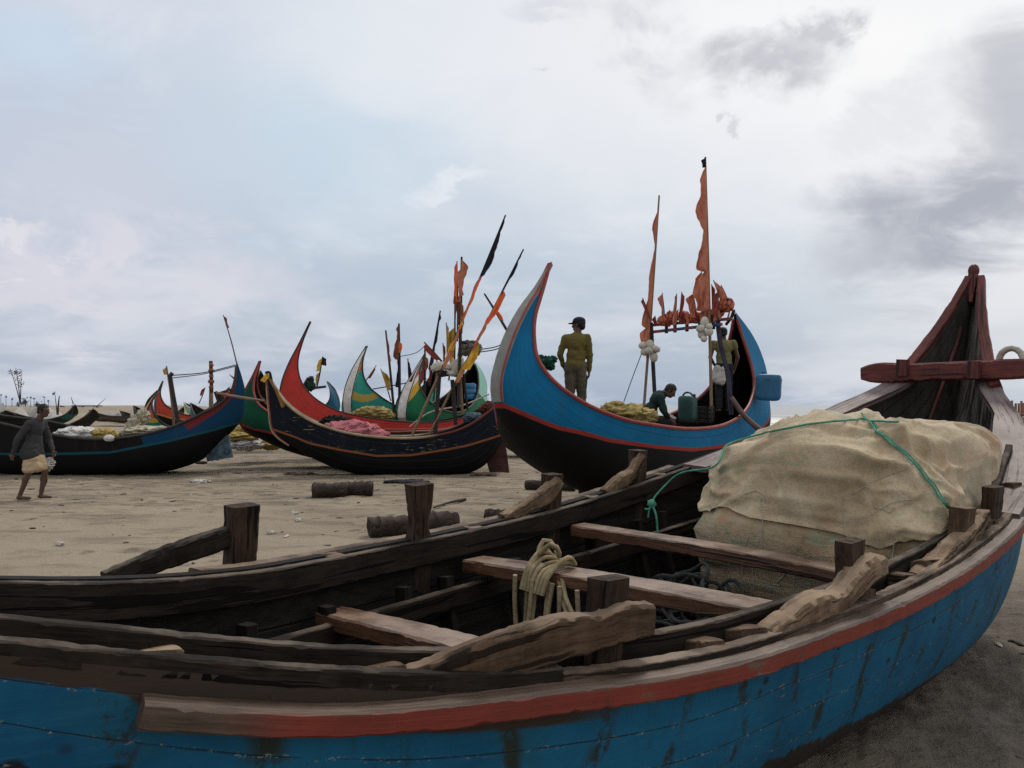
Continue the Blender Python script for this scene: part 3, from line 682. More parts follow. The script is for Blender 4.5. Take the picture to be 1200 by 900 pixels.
brace([(-.34, -.90, .90), (-.2, -.915, .925), (-.03, -.935, .955), (.12, -.955, .965), (.24, -.96, 1.0), (.37, -.97, 1.05), (.50, -.98, 1.055)], [.09, .10, .10, .085, .09, .1, .085], [.03, .085, .10, .07, .09, .10, .085], 111, W_drift)
post(1.55, -1.0, .85, 1.2, .18, .08, 112, .02, W_brace)
brace([(.95, -1.0, .94), (1.2, -1.01, .98), (1.45, -1.02, 1.025), (1.62, -1.03, 1.07), (1.85, -1.03, 1.14)], [.095, .10, .09, .07, .06], [.035, .09, .10, .085, .07], 113, W_drift)
post(2.07, -1.01, .9, 1.27, .17, .07, 114, .0, W_post)
# broad cap planks from the shoulder up to the stem
def cap(side, s0, s1, name, wfun):
    rows = []; k = 30; vs, gs = [], []
    for i in range(k):
        s = s0+(s1-s0)*i/(k-1); y_ = fbb(s); z_ = fbz(s)+.018; w = wfun(i/(k-1)); w = min(w, y_*1.0+.03)
        tilt = .25
        for (yy, zz) in ((y_+.035, z_), (y_+.035, z_-.045), (y_-w, z_-.045+w*tilt*.0), (y_-w, z_+.0)):
            p = Vector((s, side*yy, zz)); p += nvec(p*7)*.005; vs.append(p); gs.append((s, yy-y_, zz-z_))
    fs = [(i*4+j, i*4+(j+1) % 4, (i+1)*4+(j+1) % 4, (i+1)*4+j) for i in range(k-1) for j in range(4)]+[(3, 2, 1, 0), tuple((k-1)*4+j for j in range(4))]
    if side > 0: fs = [f[::-1] for f in fs]
    MB().add(vs, fs, gs).build(name, W_plum, fb, angle=35)
cap(-1, 2.2, 4.62, 'cap_plank', lambda f: .13+.10*math.sin(min(1, f*1.3)*math.pi)**.8 if f < .75 else .13)
cap(1, 2.3, 4.55, 'cap_plank', lambda f: .16)
# red painted cheeks of the high bow
for sd_ in (1, -1):
    MB().sweep([(s, sd_*(fbb(s)*1.0-.005), fbz(s)+.012) for s in np.linspace(4.45, 5.27, 24)], [.085]*12+[.075]*6+[.06]*6, .075, up=(-.8, 0, .5), jit=.003, seed=120+sd_, seg=40).build('bow_rail', W_red, fb)
    if sd_ > 0: MB().sweep([(s-.05, sd_*fbb(s)*.42, fbz(s)-.20-.5*(5.3-s)) for s in np.linspace(4.0, 5.15, 12)], .026, .03, up=(-.8, 0, .5), jit=.003, seed=124+sd_).build('bow_batten', W_red, fb)
# stem post and its round knob
st = MB(); st.sweep([(5.20, 0, 2.58), (5.24, .01, 2.68), (5.26, .015, 2.76), (5.275, .02, 2.85)], [.03, .05, .075, .07], .07, up=(-1, 0, .3), jit=.003, seed=131).build('stem_post', W_red, fb)
kb = MB(); kb.ell((5.285, .02, 2.885), (.045, .048, .062), n=16, m=10).build('stem_knob', W_red, fb)
# cross beam lashed over the bow
MB().sweep([(4.5, .665, 1.895), (4.5, .60, 1.90), (4.5, .2, 1.925), (4.5, -.2, 1.955), (4.5, -.62, 1.985), (4.5, -.74, 1.995)], [.11, .13, .14, .14, .13, .11], [.11, .15, .155, .155, .15, .12], jit=.004, seed=140, seg=50).build('cross_beam', W_red, fb)
for yy in (.3, -.26):
    MB().sweep([(4.42, yy, 1.86+.03), (4.42, yy, 2.03)], .10, .05, up=(1, 0, 0), jit=.003, seed=141).build('beam_cleat', W_red, fb)

# ------------------------------------------------------------------ cargo and ropes in the near boat
def in_boat(p): return FBM @ Vector(p)+FB_O
m, b, t = mat('net_cover', .9, .15); o = t.obj(); x, y, z = t.sep(o)
w1 = t.noise(o, 1.7, 6, .6, .5); w2 = t.noise(t.comb(t.math('MULTIPLY', x, 2.2), t.math('MULTIPLY', y, 2.2), t.math('MULTIPLY', z, 8)), 1.2, 6, .65, .8); w3 = t.noise(o, 26, 5, .7, .4); w4 = t.noise(t.comb(t.math('MULTIPLY', x, 5), t.math('MULTIPLY', y, 5), t.math('MULTIPLY', z, 18)), 1, 6, .7, 1.2)
c = t.ramp(w1, [(.32, (.19, .135, .072)), (.48, (.335, .255, .15)), (.66, (.48, .39, .25))])
c = t.mix(t.math('MULTIPLY', t.step(w2, .52, .68), .5), c, (.40, .245, .15))
bandz = t.math('MULTIPLY', t.step(z, -.5, -.05), t.math('SUBTRACT', 1, t.step(z, .20, .42)))
c = t.mix(t.math('MULTIPLY', t.math('MULTIPLY', t.step(w4, .55, .66), bandz), .55), c, (.17, .12, .07))
c = t.mix(t.math('MULTIPLY', t.math('SUBTRACT', 1, t.step(z, -.35, .15)), .35), c, (.17, .115, .06))       # browner and darker towards the bottom
gl = t.step(t.noise(t.comb(t.math('MULTIPLY', x, 1.6), t.math('MULTIPLY', y, 1.6), t.math('MULTIPLY', z, 6)), 1.3, 6, .65, 1.5), .56, .62)
c = t.mix(t.math('MULTIPLY', t.math('MULTIPLY', gl, t.step(w3, .4, .55)), .62), c, (.12, .27, .17))
c = t.mix(t.math('MULTIPLY', t.step(w3, .5, .75), .4), c, (.5, .42, .29)); c = t.mix(t.math('MULTIPLY', t.math('SUBTRACT', 1, t.step(w3, .3, .46)), .45), c, (.15, .105, .06))
str_ = t.noise(t.comb(t.math('MULTIPLY', x, 4), t.math('MULTIPLY', y, 4), t.math('MULTIPLY', z, 46)), 1, 6, .75, 2.2)
c = t.mix(t.math('MULTIPLY', t.step(str_, .52, .64), t.math('ADD', .14, t.math('MULTIPLY', .4, t.math('SUBTRACT', 1, t.step(z, -.1, .15))))), c, (.62, .53, .38)); c = t.mix(t.math('MULTIPLY', t.math('SUBTRACT', 1, t.step(str_, .36, .47)), t.math('ADD', .10, t.math('MULTIPLY', .55, t.math('SUBTRACT', 1, t.step(z, -.1, .15))))), c, (.15, .10, .055))
c = t.mix(t.math('MULTIPLY', t.step(t.noise(o, 3.4, 6, .7, 1.0), .54, .64), .5), c, (.46, .25, .15))
t.put(b.inputs['Base Color'], c)
fib = t.noise(t.comb(t.math('MULTIPLY', x, 30), t.math('MULTIPLY', y, 30), t.math('MULTIPLY', z, 90)), 1, 5, .75, 1.0)
me_ = t.math('MULTIPLY', t.math('SINE', t.math('MULTIPLY', t.math('ADD', x, y), 420)), t.math('SINE', t.math('MULTIPLY', t.math('SUBTRACT', z, y), 420)))
low_ = t.math('SUBTRACT', 1, t.step(z, -.1, .12)); t.put(b.inputs['Normal'], t.bump(t.math('ADD', t.math('MULTIPLY', t.math('ADD', t.math('MULTIPLY', w3, 1.0), t.math('MULTIPLY', fib, 1.0)), t.math('ADD', .18, low_)), t.math('MULTIPLY', me_, .02)), .9, .016)); b.inputs['Sheen Weight'].default_value = .25; M_net = m

m, b, t = mat('cover_sheet_mesh', .85, .2); o = t.obj(); x, y, z = t.sep(o)
s1_ = t.noise(o, 1.9, 6, .62, .6); s2_ = t.noise(o, 5.5, 6, .68, .8); s3_ = t.noise(o, 70, 3, .7)
c = t.ramp(t.math('ADD', t.math('MULTIPLY', s1_, .65), t.math('MULTIPLY', s2_, .35)), [(.36, (.22, .16, .09)), (.5, (.385, .30, .185)), (.64, (.53, .44, .30))])
c = t.mix(t.math('MULTIPLY', t.step(t.noise(o, 2.6, 5, .65, 1.0), .55, .66), .5), c, (.42, .25, .155))
c = t.mix(t.math('MULTIPLY', t.step(t.noise(t.comb(t.math('MULTIPLY', x, 2), t.math('MULTIPLY', y, 2), t.math('MULTIPLY', z, 5)), 1.6, 6, .65, 1.5), .57, .63), .4), c, (.16, .25, .165))
c = t.mix(t.math('MULTIPLY', t.math('SUBTRACT', 1, t.step(s3_, .35, .5)), .35), c, (.2, .145, .085))
t.put(b.inputs['Base Color'], c); t.put(b.inputs['Normal'], t.bump(t.math('ADD', t.math('MULTIPLY', s3_, .5), s2_), .5, .014)); b.inputs['Sheen Weight'].default_value = .2; M_sheet = m
BC = (2.34, -.215, .86); BH = (1.0, .715, .65)
def bundle_point(th, ph):
    def pw(v, e): return math.copysign(abs(v)**e, v)
    d = Vector((pw(math.cos(ph), .34)*pw(math.cos(th), .32), pw(math.cos(ph), .34)*pw(math.sin(th), .32), pw(math.sin(ph), .46)))
    p = Vector((d.x*BH[0], d.y*BH[1], d.z*BH[2]))
    if p.z > 0: p.x *= 1-.12*p.z; p.y *= 1-.10*p.z
    nd = Vector((math.cos(ph)*math.cos(th), math.cos(ph)*math.sin(th), math.sin(ph)))
    up = max(0, nd.z)
    k = .075*mn.noise(p*1.15+Vector((3, 1, 7)))
    wv_ = nvec(p*.9)*.55
    rg = lambda n, w: math.exp(-(n/w)**2)
    c1 = rg(mn.noise(Vector((p.x*1.5+p.y*.8, p.y*1.1-p.x*.7, p.z*1.2))+wv_), .20)
    c2 = rg(mn.noise(Vector((p.x*2.9-p.y*1.4, p.y*2.3+p.x, p.z*2+5))+wv_*1.4), .20)
    c3 = rg(mn.noise(Vector((p.x*6, p.y*5, p.z*6+2))+wv_*2.2), .2)
    c4 = rg(mn.noise(Vector((p.x*11+p.y*3, p.y*9, p.z*10))+wv_*3), .2)
    top = smoothstep((p.z+.12)/.3)
    k += top*(.070*c1+.052*c2+.028*c3+.010*c4-.05)                 # soft drawn folds of the sheet over the top
    h1 = mn.noise(Vector((p.x*2.2, p.y*2.4, p.z*9+p.y*1.2))+wv_); h2 = mn.noise(Vector((p.x*5, p.y*5.5, p.z*24))+wv_*2)
    pl_ = max(0, 1-abs(mn.noise(Vector((p.x*3.4, p.y*3.4, p.z*.5+9)))*2.6))
    k += (1-top)*(.045*h1+.022*h2+.03*pl_**3)                     # layered edge of the folded net beneath
    k += .05*math.exp(-((p.z-.03-.07*math.sin(p.y*4+1)-.05*mn.noise(p*3))/.06)**2)   # bulging hem where the sheet ends
    k += .0035*mn.fractal(p*22, .9, 2, 3)
    p = p+nd*k
    if p.z > 0: p.z *= 1-.13*smoothstep((p.y+.05)/.8)-.06*smoothstep((-p.y-.35)/.5)
    s_, z_ = p.x+BC[0], p.z+BC[2]                  # stays between the sides of the boat
    kz = float(np.interp(s_, [r[0] for r in KS], [r[1] for r in KS])); f = (z_-kz)/(fbz(s_)-kz)
    lim = fbb(s_)*float(np.interp(f, GZf, GYf))-(.10 if f < 1 else .10)
    y_ = p.y+BC[1]
    lim_n = lim-.07
    if y_ < -lim_n: y_ = -lim_n-.02*math.tanh((-y_-lim_n)*3)
    if y_ < -lim: y_ = -lim-.02*math.tanh((-y_-lim)*3)
    if y_ > lim: y_ = lim
    p.y = y_-BC[1]
    return p
vs, fs = [], []; nt_, np_ = 260, 150
for i in range(np_+1):
    ph = -math.pi/2+math.pi*i/np_
    for j in range(nt_):
        vs.append(bundle_point(2*math.pi*j/nt_, ph))
fs = [(i*nt_+j, i*nt_+(j+1) % nt_, (i+1)*nt_+(j+1) % nt_, (i+1)*nt_+j) for i in range(np_) for j in range(nt_)]
bd = MB().add(vs, fs).build('net_bundle', M_net, smooth=True, angle=180); bd.location = in_boat(BC); bd.rotation_euler = FB_ROT
tag(bd, 'big fishing net pile under a beige cover in the nearest boat', 'fishing net')
# the thin sheet thrown over the top, its ragged hem hanging over the net's sides
def hem(th): return .004+.075*(.5+.5*mn.noise(Vector((math.cos(th)*2.4, math.sin(th)*2.4, 1))))**1.6+.012*(.5+.5*mn.noise(Vector((math.cos(th)*11, math.sin(th)*11, 6))))
cv, m_rows = [], 70
for i in range(m_rows+1):
    for j in range(nt_):
        th = 2*math.pi*j/nt_; h0 = hem(th); f = (i/m_rows)**1.7; ph = h0+(math.pi/2-h0)*f; p = bundle_point(th, ph)
        o_ = .016+.018*math.exp(-f*60)*(.6+.8*mn.noise(Vector((math.cos(th)*7, math.sin(th)*7, 2))))
        q = Vector((p.x, p.y, max(p.z, 0)*1.0)); nn = Vector((p.x/BH[0]**2, p.y/BH[1]**2, p.z/BH[2]**2)); nn = Vector((math.cos(ph)*math.cos(th), math.cos(ph)*math.sin(th), math.sin(ph))) if nn.length < 1e-4 else nn.normalized()
        cv.append(p+nn*o_)
cf = [(i*nt_+j, i*nt_+(j+1) % nt_, (i+1)*nt_+(j+1) % nt_, (i+1)*nt_+j) for i in range(m_rows) for j in range(nt_)]
o_ = MB().add(cv, cf).build('cover_sheet', M_sheet, bd, angle=180); o_['label'] = 'thin beige mesh sheet draped over the top'
vs, fs = vs+cv, fs+[tuple(len(vs)+q for q in f) for f in cf]
from mathutils.bvhtree import BVHTree
_bv = BVHTree.FromPolygons([FBM @ Vector(v)+in_boat(BC) for v in vs], fs)
def drape(pix, lift=.017):             # a cord laid over the bundle, given the photo pixels it passes
    out = []
    for (u0, v0), (u1, v1) in zip(pix[:-1], pix[1:]):
        k = max(2, int(math.hypot(u1-u0, v1-v0)/7))
        for i in range(k):
            u, v = u0+(u1-u0)*i/k, v0+(v1-v0)*i/k; d_ = ray(u, v).normalized(); h = _bv.ray_cast(Vector((0, 0, CZ)), d_)
            if h[0]: out.append(h[0]+h[1].normalized()*lift*(1 if h[1].dot(d_) < 0 else -1))
    return out
d1 = drape([(1010, 487), (1030, 508), (1060, 535), (1090, 570), (1112, 603)])
if len(d1) > 3:
    m_ = MB(); m_.tube(d1, .0065, 8); m_.tube([p+Vector((.014, -.003, .0)) for p in d1[2:]], .004, 6); o_ = m_.build('green_rope', ROPE_green, origin=d1[0])
    tag(o_, 'green cord running down the front of the net pile towards the near rail', 'rope', 'green cords tying the net pile')
d2 = drape([(1055, 497), (1010, 494), (950, 499), (900, 509), (860, 520), (838, 534)])
if len(d2) > 3:
    tail = [d2[-1]+Vector((-.06, -.10, -.08)), in_boat((1.62, .78, 1.10)), in_boat((1.5, .84, .94)), in_boat((1.48, .84, .86))]
    m_ = MB(); m_.tube(d2+tail, .006, 8); kn_ = in_boat((1.5, .83, .95)); m_.ell(kn_, (.028, .024, .028), jit=.3); m_.tube([kn_, kn_+Vector((.02, -.03, -.06)), kn_+Vector((.03, -.04, -.17))], .007, 6); m_.tube([kn_, kn_+Vector((-.03, -.02, -.04)), kn_+Vector((-.05, -.03, -.03))], .007, 6)
    o_ = m_.build('green_rope', ROPE_green, origin=d2[0])
    tag(o_, 'green cord across the top of the net pile, knotted end hanging over the far side', 'rope', 'green cords tying the net pile')
# loose strands of mesh and thread caught on the bundle
rnd = random.Random(21); thg = MB(); thp = MB()
for k in range(40):
    u0, v0 = rnd.uniform(835, 1120), rnd.uniform(575, 690); a_ = rnd.gauss(0, .45); L_ = rnd.uniform(25, 120); pix = []
    if k % 4 == 0: a_ = math.pi/2+rnd.gauss(0, .06); L_ = rnd.uniform(60, 110)
    for i in range(7):
        f = i/6; pix.append((u0+L_*f*math.cos(a_)+rnd.gauss(0, 2), v0+L_*f*math.sin(a_)+rnd.gauss(0, 2.2)+6*math.sin(f*5+k)))
    d_ = drape(pix, .004)
    ok_ = len(d_) > 4 and all((p-q).length < .12 for p, q in zip(d_[:-1], d_[1:]))
    if ok_ and k % 2 == 0: thp.tube(d_[::2] if len(d_) > 8 else d_, rnd.uniform(.0012, .0026), 5)
for mb_, mm_, lab_, nm_ in ((thp, ROPE_pale, 'pale loose threads straggling over the front of the net cover', 'net_strands'),):
    o_ = mb_.build(nm_, mm_); pm_ = bd.matrix_basis.inverted()
    for v in o_.data.vertices: v.co = pm_ @ v.co
    o_.parent = bd; o_['label'] = lab_; o_['kind'] = 'stuff'
# coil of tan rope hung over the middle thwart
cm = MB()
for k, (yc, wy, zb, sx) in enumerate(((.42, .075, .47, -.15), (.36, .085, .44, -.13), (.28, .095, .46, -.15), (.19, .10, .48, -.12))):
    pts = []
    for i in range(23):
        th = math.pi*(i/22); w_ = wy*(.75+.35*math.sin(th)); pts.append(in_boat((sx+.02*math.sin(th*2+k), yc+w_*math.cos(th), .80-(.80-zb)*math.sin(th)**.8 if math.sin(th) > 0 else .80+.05*abs(math.sin(th)))))
    cm.tube(pts, .0115, 8)
cm.tube([in_boat((-.06, .26, .83)), in_boat((-.13, .16, .74)), in_boat((-.14, .02, .62)), in_boat((-.13, -.10, .55))], .011, 8)
cm.tube([in_boat((-.06, .28, .82)), in_boat((-.14, .14, .68)), in_boat((-.15, -.02, .58)), in_boat((-.13, -.12, .50))], .011, 8)
for q_ in range(7):
    th = q_*.9; yy = .43-.022*q_
    cm.tube([in_boat((-.15, yy, .74)), in_boat((-.12, yy+.012*math.sin(th), .83)), in_boat((.0, yy+.03*math.sin(th), .885+.03*math.cos(th))), in_boat((.10, yy+.02*math.cos(th), .85))], .0115, 8)
cm.tube([in_boat((-.02+.04*math.cos(a), .38+.06*math.sin(a), .93+.035*math.sin(2*a))) for a in np.linspace(0, 6.1, 18)], .012, 8)
co_ = cm.build('rope_coil', ROPE_tan, origin=in_boat((.03, .5, .6))); tag(co_, 'coil of tan rope hung over the middle thwart of the nearest boat', 'rope')
# dark wet rope heaped at the foot of the net pile
rnd = random.Random(5); hm = MB()
for k in range(26):
    c0 = Vector((1.14+rnd.uniform(-.16, .10), .22+rnd.uniform(-.25, .30), 0.36+rnd.uniform(0, .30))); r0 = rnd.uniform(.04, .16); ax_ = rnd.uniform(0, 6.28); tl = rnd.uniform(-.7, .7); pts = []
    for i in range(15):
        th = ax_+i*.5; pts.append(in_boat((c0.x+r0*math.cos(th)*.8, c0.y+r0*math.sin(th)*1.2, c0.z+r0*math.sin(th*1.3+1)*tl+rnd.uniform(-.03, .03))))
    hm.tube(pts, .011, 7)
o_ = hm.build('rope_heap', ROPE_dark, origin=in_boat((1.15, .35, .2))); tag(o_, 'tangled heap of dark wet rope below the thwart beside the net pile', 'rope')
hm = MB()
for k in range(12):
    c0 = Vector((.38+rnd.uniform(-.25, .3), -.15+rnd.uniform(-.3, .3), .22+rnd.uniform(0, .1))); r0 = rnd.uniform(.06, .15); pts = []
    for i in range(13):
        th = k+i*.5; pts.append(in_boat((c0.x+r0*math.cos(th), c0.y+r0*math.sin(th)*1.2, c0.z+.03*math.sin(th*2+k))))
    hm.tube(pts, .012, 7)
o_ = hm.build('rope_heap', ROPE_dark, origin=in_boat((.4, -.15, .2))); tag(o_, 'loose dark rope lying in the bottom under the middle thwart', 'rope')
# rope grommet on the cross beam
g_ = MB(); cb = Vector((4.5, -.5, 2.03))
for q_ in range(2):
    g_.tube([in_boat((4.5+.015*q_, -.50+.085*math.cos(a), 2.045+.10*math.sin(a))) for a in np.linspace(-.5, math.pi+.5, 18)], [.018]+[.024]*16+[.018], 10)
o_ = g_.build('rope_ring', ROPE_pale, origin=in_boat(cb)); tag(o_, 'loop of pale frayed rope on the red cross beam', 'rope')
g_ = MB(); bm_ = MB()
for i in range(7):
    c0 = Vector((2.95+.09*i, -.80+.035*i, 1.24+.035*i)); 
    (bm_ if i in (0, 1, 2, 4) else g_).tube([in_boat((c0.x+.06*math.cos(a+i), c0.y+.05*math.sin(a*1.3+i), c0.z+.06*math.sin(a+i*2))) for a in np.linspace(0, 6, 14)], .012, 7)
tt = thing('rope_tangle', 'small tangle of green and orange twine between the net pile and the cap plank', 'rope', in_boat((3.0, -.72, 1.25)))
bm_.build('green_twine', ROPE_green, tt, world=True)
m_or = M_rope('orange_twine', (.25, .08, .02), (.55, .25, .08)); g_.build('orange_twine', m_or, tt, world=True)

# ------------------------------------------------------------------ logs lying on the sand
log_specs = [((387, 573), 14.9, .64, .145, 8, 'dark ribbed log, left of the pair lying end to end on the sand'),
             ((422, 571), 15.1, .46, .145, 5, 'shorter dark log, right of the pair lying end to end on the sand'),
             ((456, 616), 10.4, .52, .135, 24, 'wet dark log on the sand, left of the forked post on the far rail'),
             ((509, 611), 10.7, .62, .145, 20, 'wet dark log on the sand behind the forked post on the far rail'),
             ((584, 598), 11.5, .36, .11, -28, 'grey stump of log lying just beyond the far rail'),
             ((645, 557), 16.3, 1.0, .105, -14, 'reddish brown log lying under the bow of the blue crescent boat'),
             ((692, 573), 15.0, .40, .12, -20, 'dark log end under the keel of the blue crescent boat')]
M_endgrain = M_wood('log_end', (.03, .02, .015), (.14, .1, .075), .8, .2)
for k, (px_, Y, L, r, ang, lab) in enumerate(log_specs):
    c0 = at(*px_, Y); c0.z = land(c0.x, c0.y)+r*.80
    rot = Matrix.Rotation(R(ang), 4, 'Z') @ Matrix.Rotation(R(90), 4, 'Y')
    prof = []; nn_ = 16
    for i in range(nn_+1):
        f = i/nn_; rr = r*(1+.07*math.sin(f*23+k)+.05*math.sin(f*41+k*2)); rr *= (.93 if i in (0, nn_) else 1); prof.append((rr, (f-.5)*L))
    prof = [(r*.5, -L*.5+.03), (r*.82, -L*.5+.004)]+prof+[(r*.82, L*.5-.004), (r*.5, L*.5-.03)]
    m_ = MB(); m_.lathe(prof, 22, rot, jit=.022, seed=k)
    o_ = m_.build('log', W_log, origin=(0, 0, -.0), angle=50); o_.location = c0
    tag(o_, lab, 'log', 'logs lying on the beach')
st = MB(); p = ground_at(508, 597); q_ = ground_at(545, 588); st.tube([p+Vector((0, 0, .03)), (p+q_)/2+Vector((0, .02, .05)), q_+Vector((0, 0, .04))], [.014, .02, .03], 8)
o_ = st.build('driftwood_stick', W_pole, origin=p); tag(o_, 'thin dark stick lying on the sand beyond the logs', 'stick')
# scraps on the sand
M_rag = M_plain('dark_rag', (.02, .02, .022), .9); M_pale = M_plain('pale_scrap', (.45, .42, .37), .8); M_dirt = M_plain('brown_scrap', (.10, .07, .05), .9)
for k, (u, v, rx, ry, mm, lab) in enumerate(((474, 566, .42, .2, M_rag, 'flat black scrap of net on the sand in front of the navy boat'), (236, 566, .2, .12, M_pale, 'pale foam scrap on the sand right of the walking man'), (236, 545, .14, .1, M_rag, 'small dark rag beneath the blue rudder'), (350, 557, .35, .2, M_dirt, 'brown clump of weed in front of the navy bow'), (568, 558, .30, .12, M_dirt, 'brown scrap beside the rusty rudder'), (70, 640, .05, .03, M_pale, 'tiny pale shell on the open sand at left'), (345, 603, .06, .05, M_pale, 'white lump of foam right of the tall post'), (318, 628, .05, .04, M_pale, 'little white pebble beside the tall post'), (350, 612, .05, .04, M_pale, 'second white lump, below the lump right of the tall post'), (100, 556, .5, .1, M_pale, 'pale wet patch of foam under the black boat'))):
    p = ground_at(u, v); m_ = MB(); p.z = land(p.x, p.y); m_.ell((0, 0, .02), (rx, ry, .05 if rx > .1 else .03), n=26, m=8, jit=.6, seed=k, jf=6)
    o_ = m_.build('beach_scrap', mm); o_.location = p; tag(o_, lab, 'debris', 'scraps on the sand')

# ------------------------------------------------------------------ fine litter strewn over the sand
rnd = random.Random(3); lt = MB(); lm = [M_plain('weed_litter', (.035, .027, .02), .9), M_plain('shell_litter', (.42, .39, .34), .7), M_plain('wood_litter', (.13, .085, .055), .9)]
for k in range(800):
    y_ = 4.2+rnd.random()**1.7*34; x_ = (rnd.uniform(-.66, .25))*y_
    if k % 9 == 0: y_ = rnd.uniform(2.2, 6); x_ = rnd.uniform(.55, .9)*y_
    cl = mn.noise(Vector((x_*.35, y_*.35, 2)))
    if cl < -.05 and k % 4: continue
    s_ = rnd.uniform(.006, .018)*(1+y_*.045); e_ = rnd.choice((1, 1.6, 3.5)); i0 = len(lt.v)
    lt.ell((x_, y_, land(x_, y_)+s_*.2), (s_*e_, s_, s_*.45), Matrix.Rotation(rnd.uniform(0, 3.14), 3, 'Z'), n=6, m=4, jit=.5, seed=k, mi=rnd.choice((0, 0, 0, 2, 2, 1)))
o_ = lt.build('beach_litter', lm); tag(o_, 'bits of weed, shell and wood strewn over the sand', 'litter', kind='stuff')

# ------------------------------------------------------------------ the crescent boats
def px(u, Y): return (u-600)/F*Y
RED = M_plain('red_trim_paint', (.22, .03, .022), .5, .4, .3)
WHITE = M_plain('white_trim_paint', (.5, .48, .44), .6, .3, .25)
TANW = M_plain('tan_rail_wood', (.33, .25, .155), .7, .3, .3)
DARKTRIM = M_plain('dark_trim', (.03, .022, .02), .6, .3)
ORB = M_plain('orange_brown_trim', (.22, .07, .03), .6, .3)
m, b, t = mat('tan_and_dark_rail', .7, .3); o = t.obj(); x = t.sep(o)[0]
nz = t.noise(o, 3, 5, .65); tc = t.ramp(nz, [(.3, (.2, .145, .085)), (.65, (.38, .30, .19))])
t.put(b.inputs['Base Color'], t.mix(t.step(t.math('ADD', x, t.math('MULTIPLY', nz, .6)), 3.9, 4.3), tc, (.10, .025, .02))); M_navyrail = m
P_blue = M_hullpaint('blue_boat_paint', (.006, .125, .265), (.009, .009, .010), (.26, .035, .028), seams=7, wear=.12, tip=(.36, .05, .04), tipw=.052, lw=.055, streak=.18)
P_navy = M_hullpaint('navy_boat_paint', (.008, .010, .018), (.007, .007, .008), (.22, .08, .035), seams=6, wear=.36, lw=.05, wearcol=(.2, .17, .09), streak=.05)
P_green = M_hullpaint('green_boat_paint', (.006, .07, .036), (.007, .007, .008), (.25, .04, .03), seams=6, wear=.15, tip=(.16, .035, .03), tipw=.03, lw=.06)
P_red = M_hullpaint('red_boat_paint', (.46, .045, .036), (.009, .008, .008), (.10, .02, .018), seams=9, wear=.16, tip=(.15, .02, .025), tipw=.04, lw=.04, wearcol=(.14, .02, .018), streak=.2)
P_teal = M_hullpaint('teal_boat_paint', (.03, .24, .19), (.010, .009, .009), (.3, .05, .04), seams=7, wear=.2, tip=(.38, .05, .045), tipw=.042, lw=.04, streak=.3,
                     bands=((.042, .072, -.0, (.10, .16, .18)), (.072, .10, 0, (.42, .15, .03)), (.10, .112, 0, (.4, .08, .04)), (.165, .19, .05, (.34, .25, .06))))
P_green2 = M_hullpaint('green_white_boat_paint', (.010, .115, .05), (.010, .009, .009), (.3, .05, .04), seams=7, wear=.2, tip=(.20, .03, .03), tipw=.072, lw=.04, streak=.3,
                     bands=((.072, .105, 0, (.40, .055, .045)), (.105, .135, 0, (.55, .53, .48)), (.135, .175, 0, (.45, .25, .03)), (.80, 1.01, 0, (.22, .42, .36))))
P_black = M_hullpaint('black_blue_boat_paint', (.011, .010, .010), (.008, .008, .009), (.012, .07, .10), seams=6, wear=.12, lw=.055, streak=.3, bands=((.70, 1.01, .0, (.007, .045, .10)), (-.1, .26, 0, (.010, .065, .095))), sheer=(.80, .80, 1.01, (.16, .022, .022)))

BL = {}
BL['blue'] = moonboat('crescent_boat', 'big blue and black crescent boat with red rails and orange flags on a rack', (px(582, 11.2), 11.2), (px(898, 17.5), 17.5),
    [(645, 307, .012), (631, 333, .05), (613, 360, .07), (597, 392, .085), (587, 422, .088), (582, 446, .088), (585, 474, .088), (602, 502, .1), (629, 533, .12), (660, 556, .12), (695, 575, .14), (740, 590, .16), (790, 585, .16), (830, 573, .14), (862, 545, .12), (883, 514, .1), (892, 490, .09), (896, 465, .08), (896, 440, .07), (889, 412, .06), (878, 388, .04), (862, 366, .012)],
    [(645, 307, .015), (634, 345, .07), (627, 370, .13), (626, 395, .22), (633, 425, .38), (650, 446, .55), (680, 468, .78), (720, 486, .98), (770, 497, 1.08), (820, 501, 1.0), (855, 494, .86), (872, 482, .72), (881, 466, .58), (884, 450, .47), (882, 432, .36), (876, 411, .24), (869, 390, .12), (862, 366, .015)],
    P_blue, 'crescent boats drawn up on the beach', RED, M_plain('grey_stem_paint', (.20, .20, .185), .7, .2, .22, 5), .185, zl=[(590, 473, .12), (607, 480, .25), (655, 501, .6), (710, 516, .85), (760, 523, .95), (810, 527, .98), (845, 523, .9), (876, 510, .55), (890, 492, .3), (896, 477, .15)], bw=.12,
    deck=(1.6, 7.3, .95, .8), rail_r=.03, N=90, near_only=True)
BL['navy'] = moonboat('crescent_boat', 'black boat with scuffed navy upper strakes, tan rail and a pink net pile', (px(311, 19), 19.0), (px(613, 20.3), 20.3),
    [(313, 437, .02), (314, 460, .05), (316, 480, .06), (320, 503, .07), (345, 523), (372, 538), (402, 550), (440, 556), (500, 557), (540, 555), (565, 545), (585, 520, .07), (600, 490, .05), (610, 455, .04), (615, 432, .02)],
    [(313, 437, .02), (322, 453, .15), (335, 471, .3), (355, 487, .46), (390, 502, .58), (440, 511, .62), (500, 511, .62), (540, 502, .56), (575, 480, .4), (597, 460, .24), (608, 445, .1), (615, 432, .02)],
    P_navy, 'crescent boats drawn up on the beach', M_navyrail, RED, .22, zl=[(320, 503, .1), (345, 512, .5), (362, 519, .45), (400, 528, .85), (442, 535, .9), (484, 534, .9), (527, 527, .85), (550, 522, .7), (590, 509, .35), (610, 500, .1)], rail_r=.032)
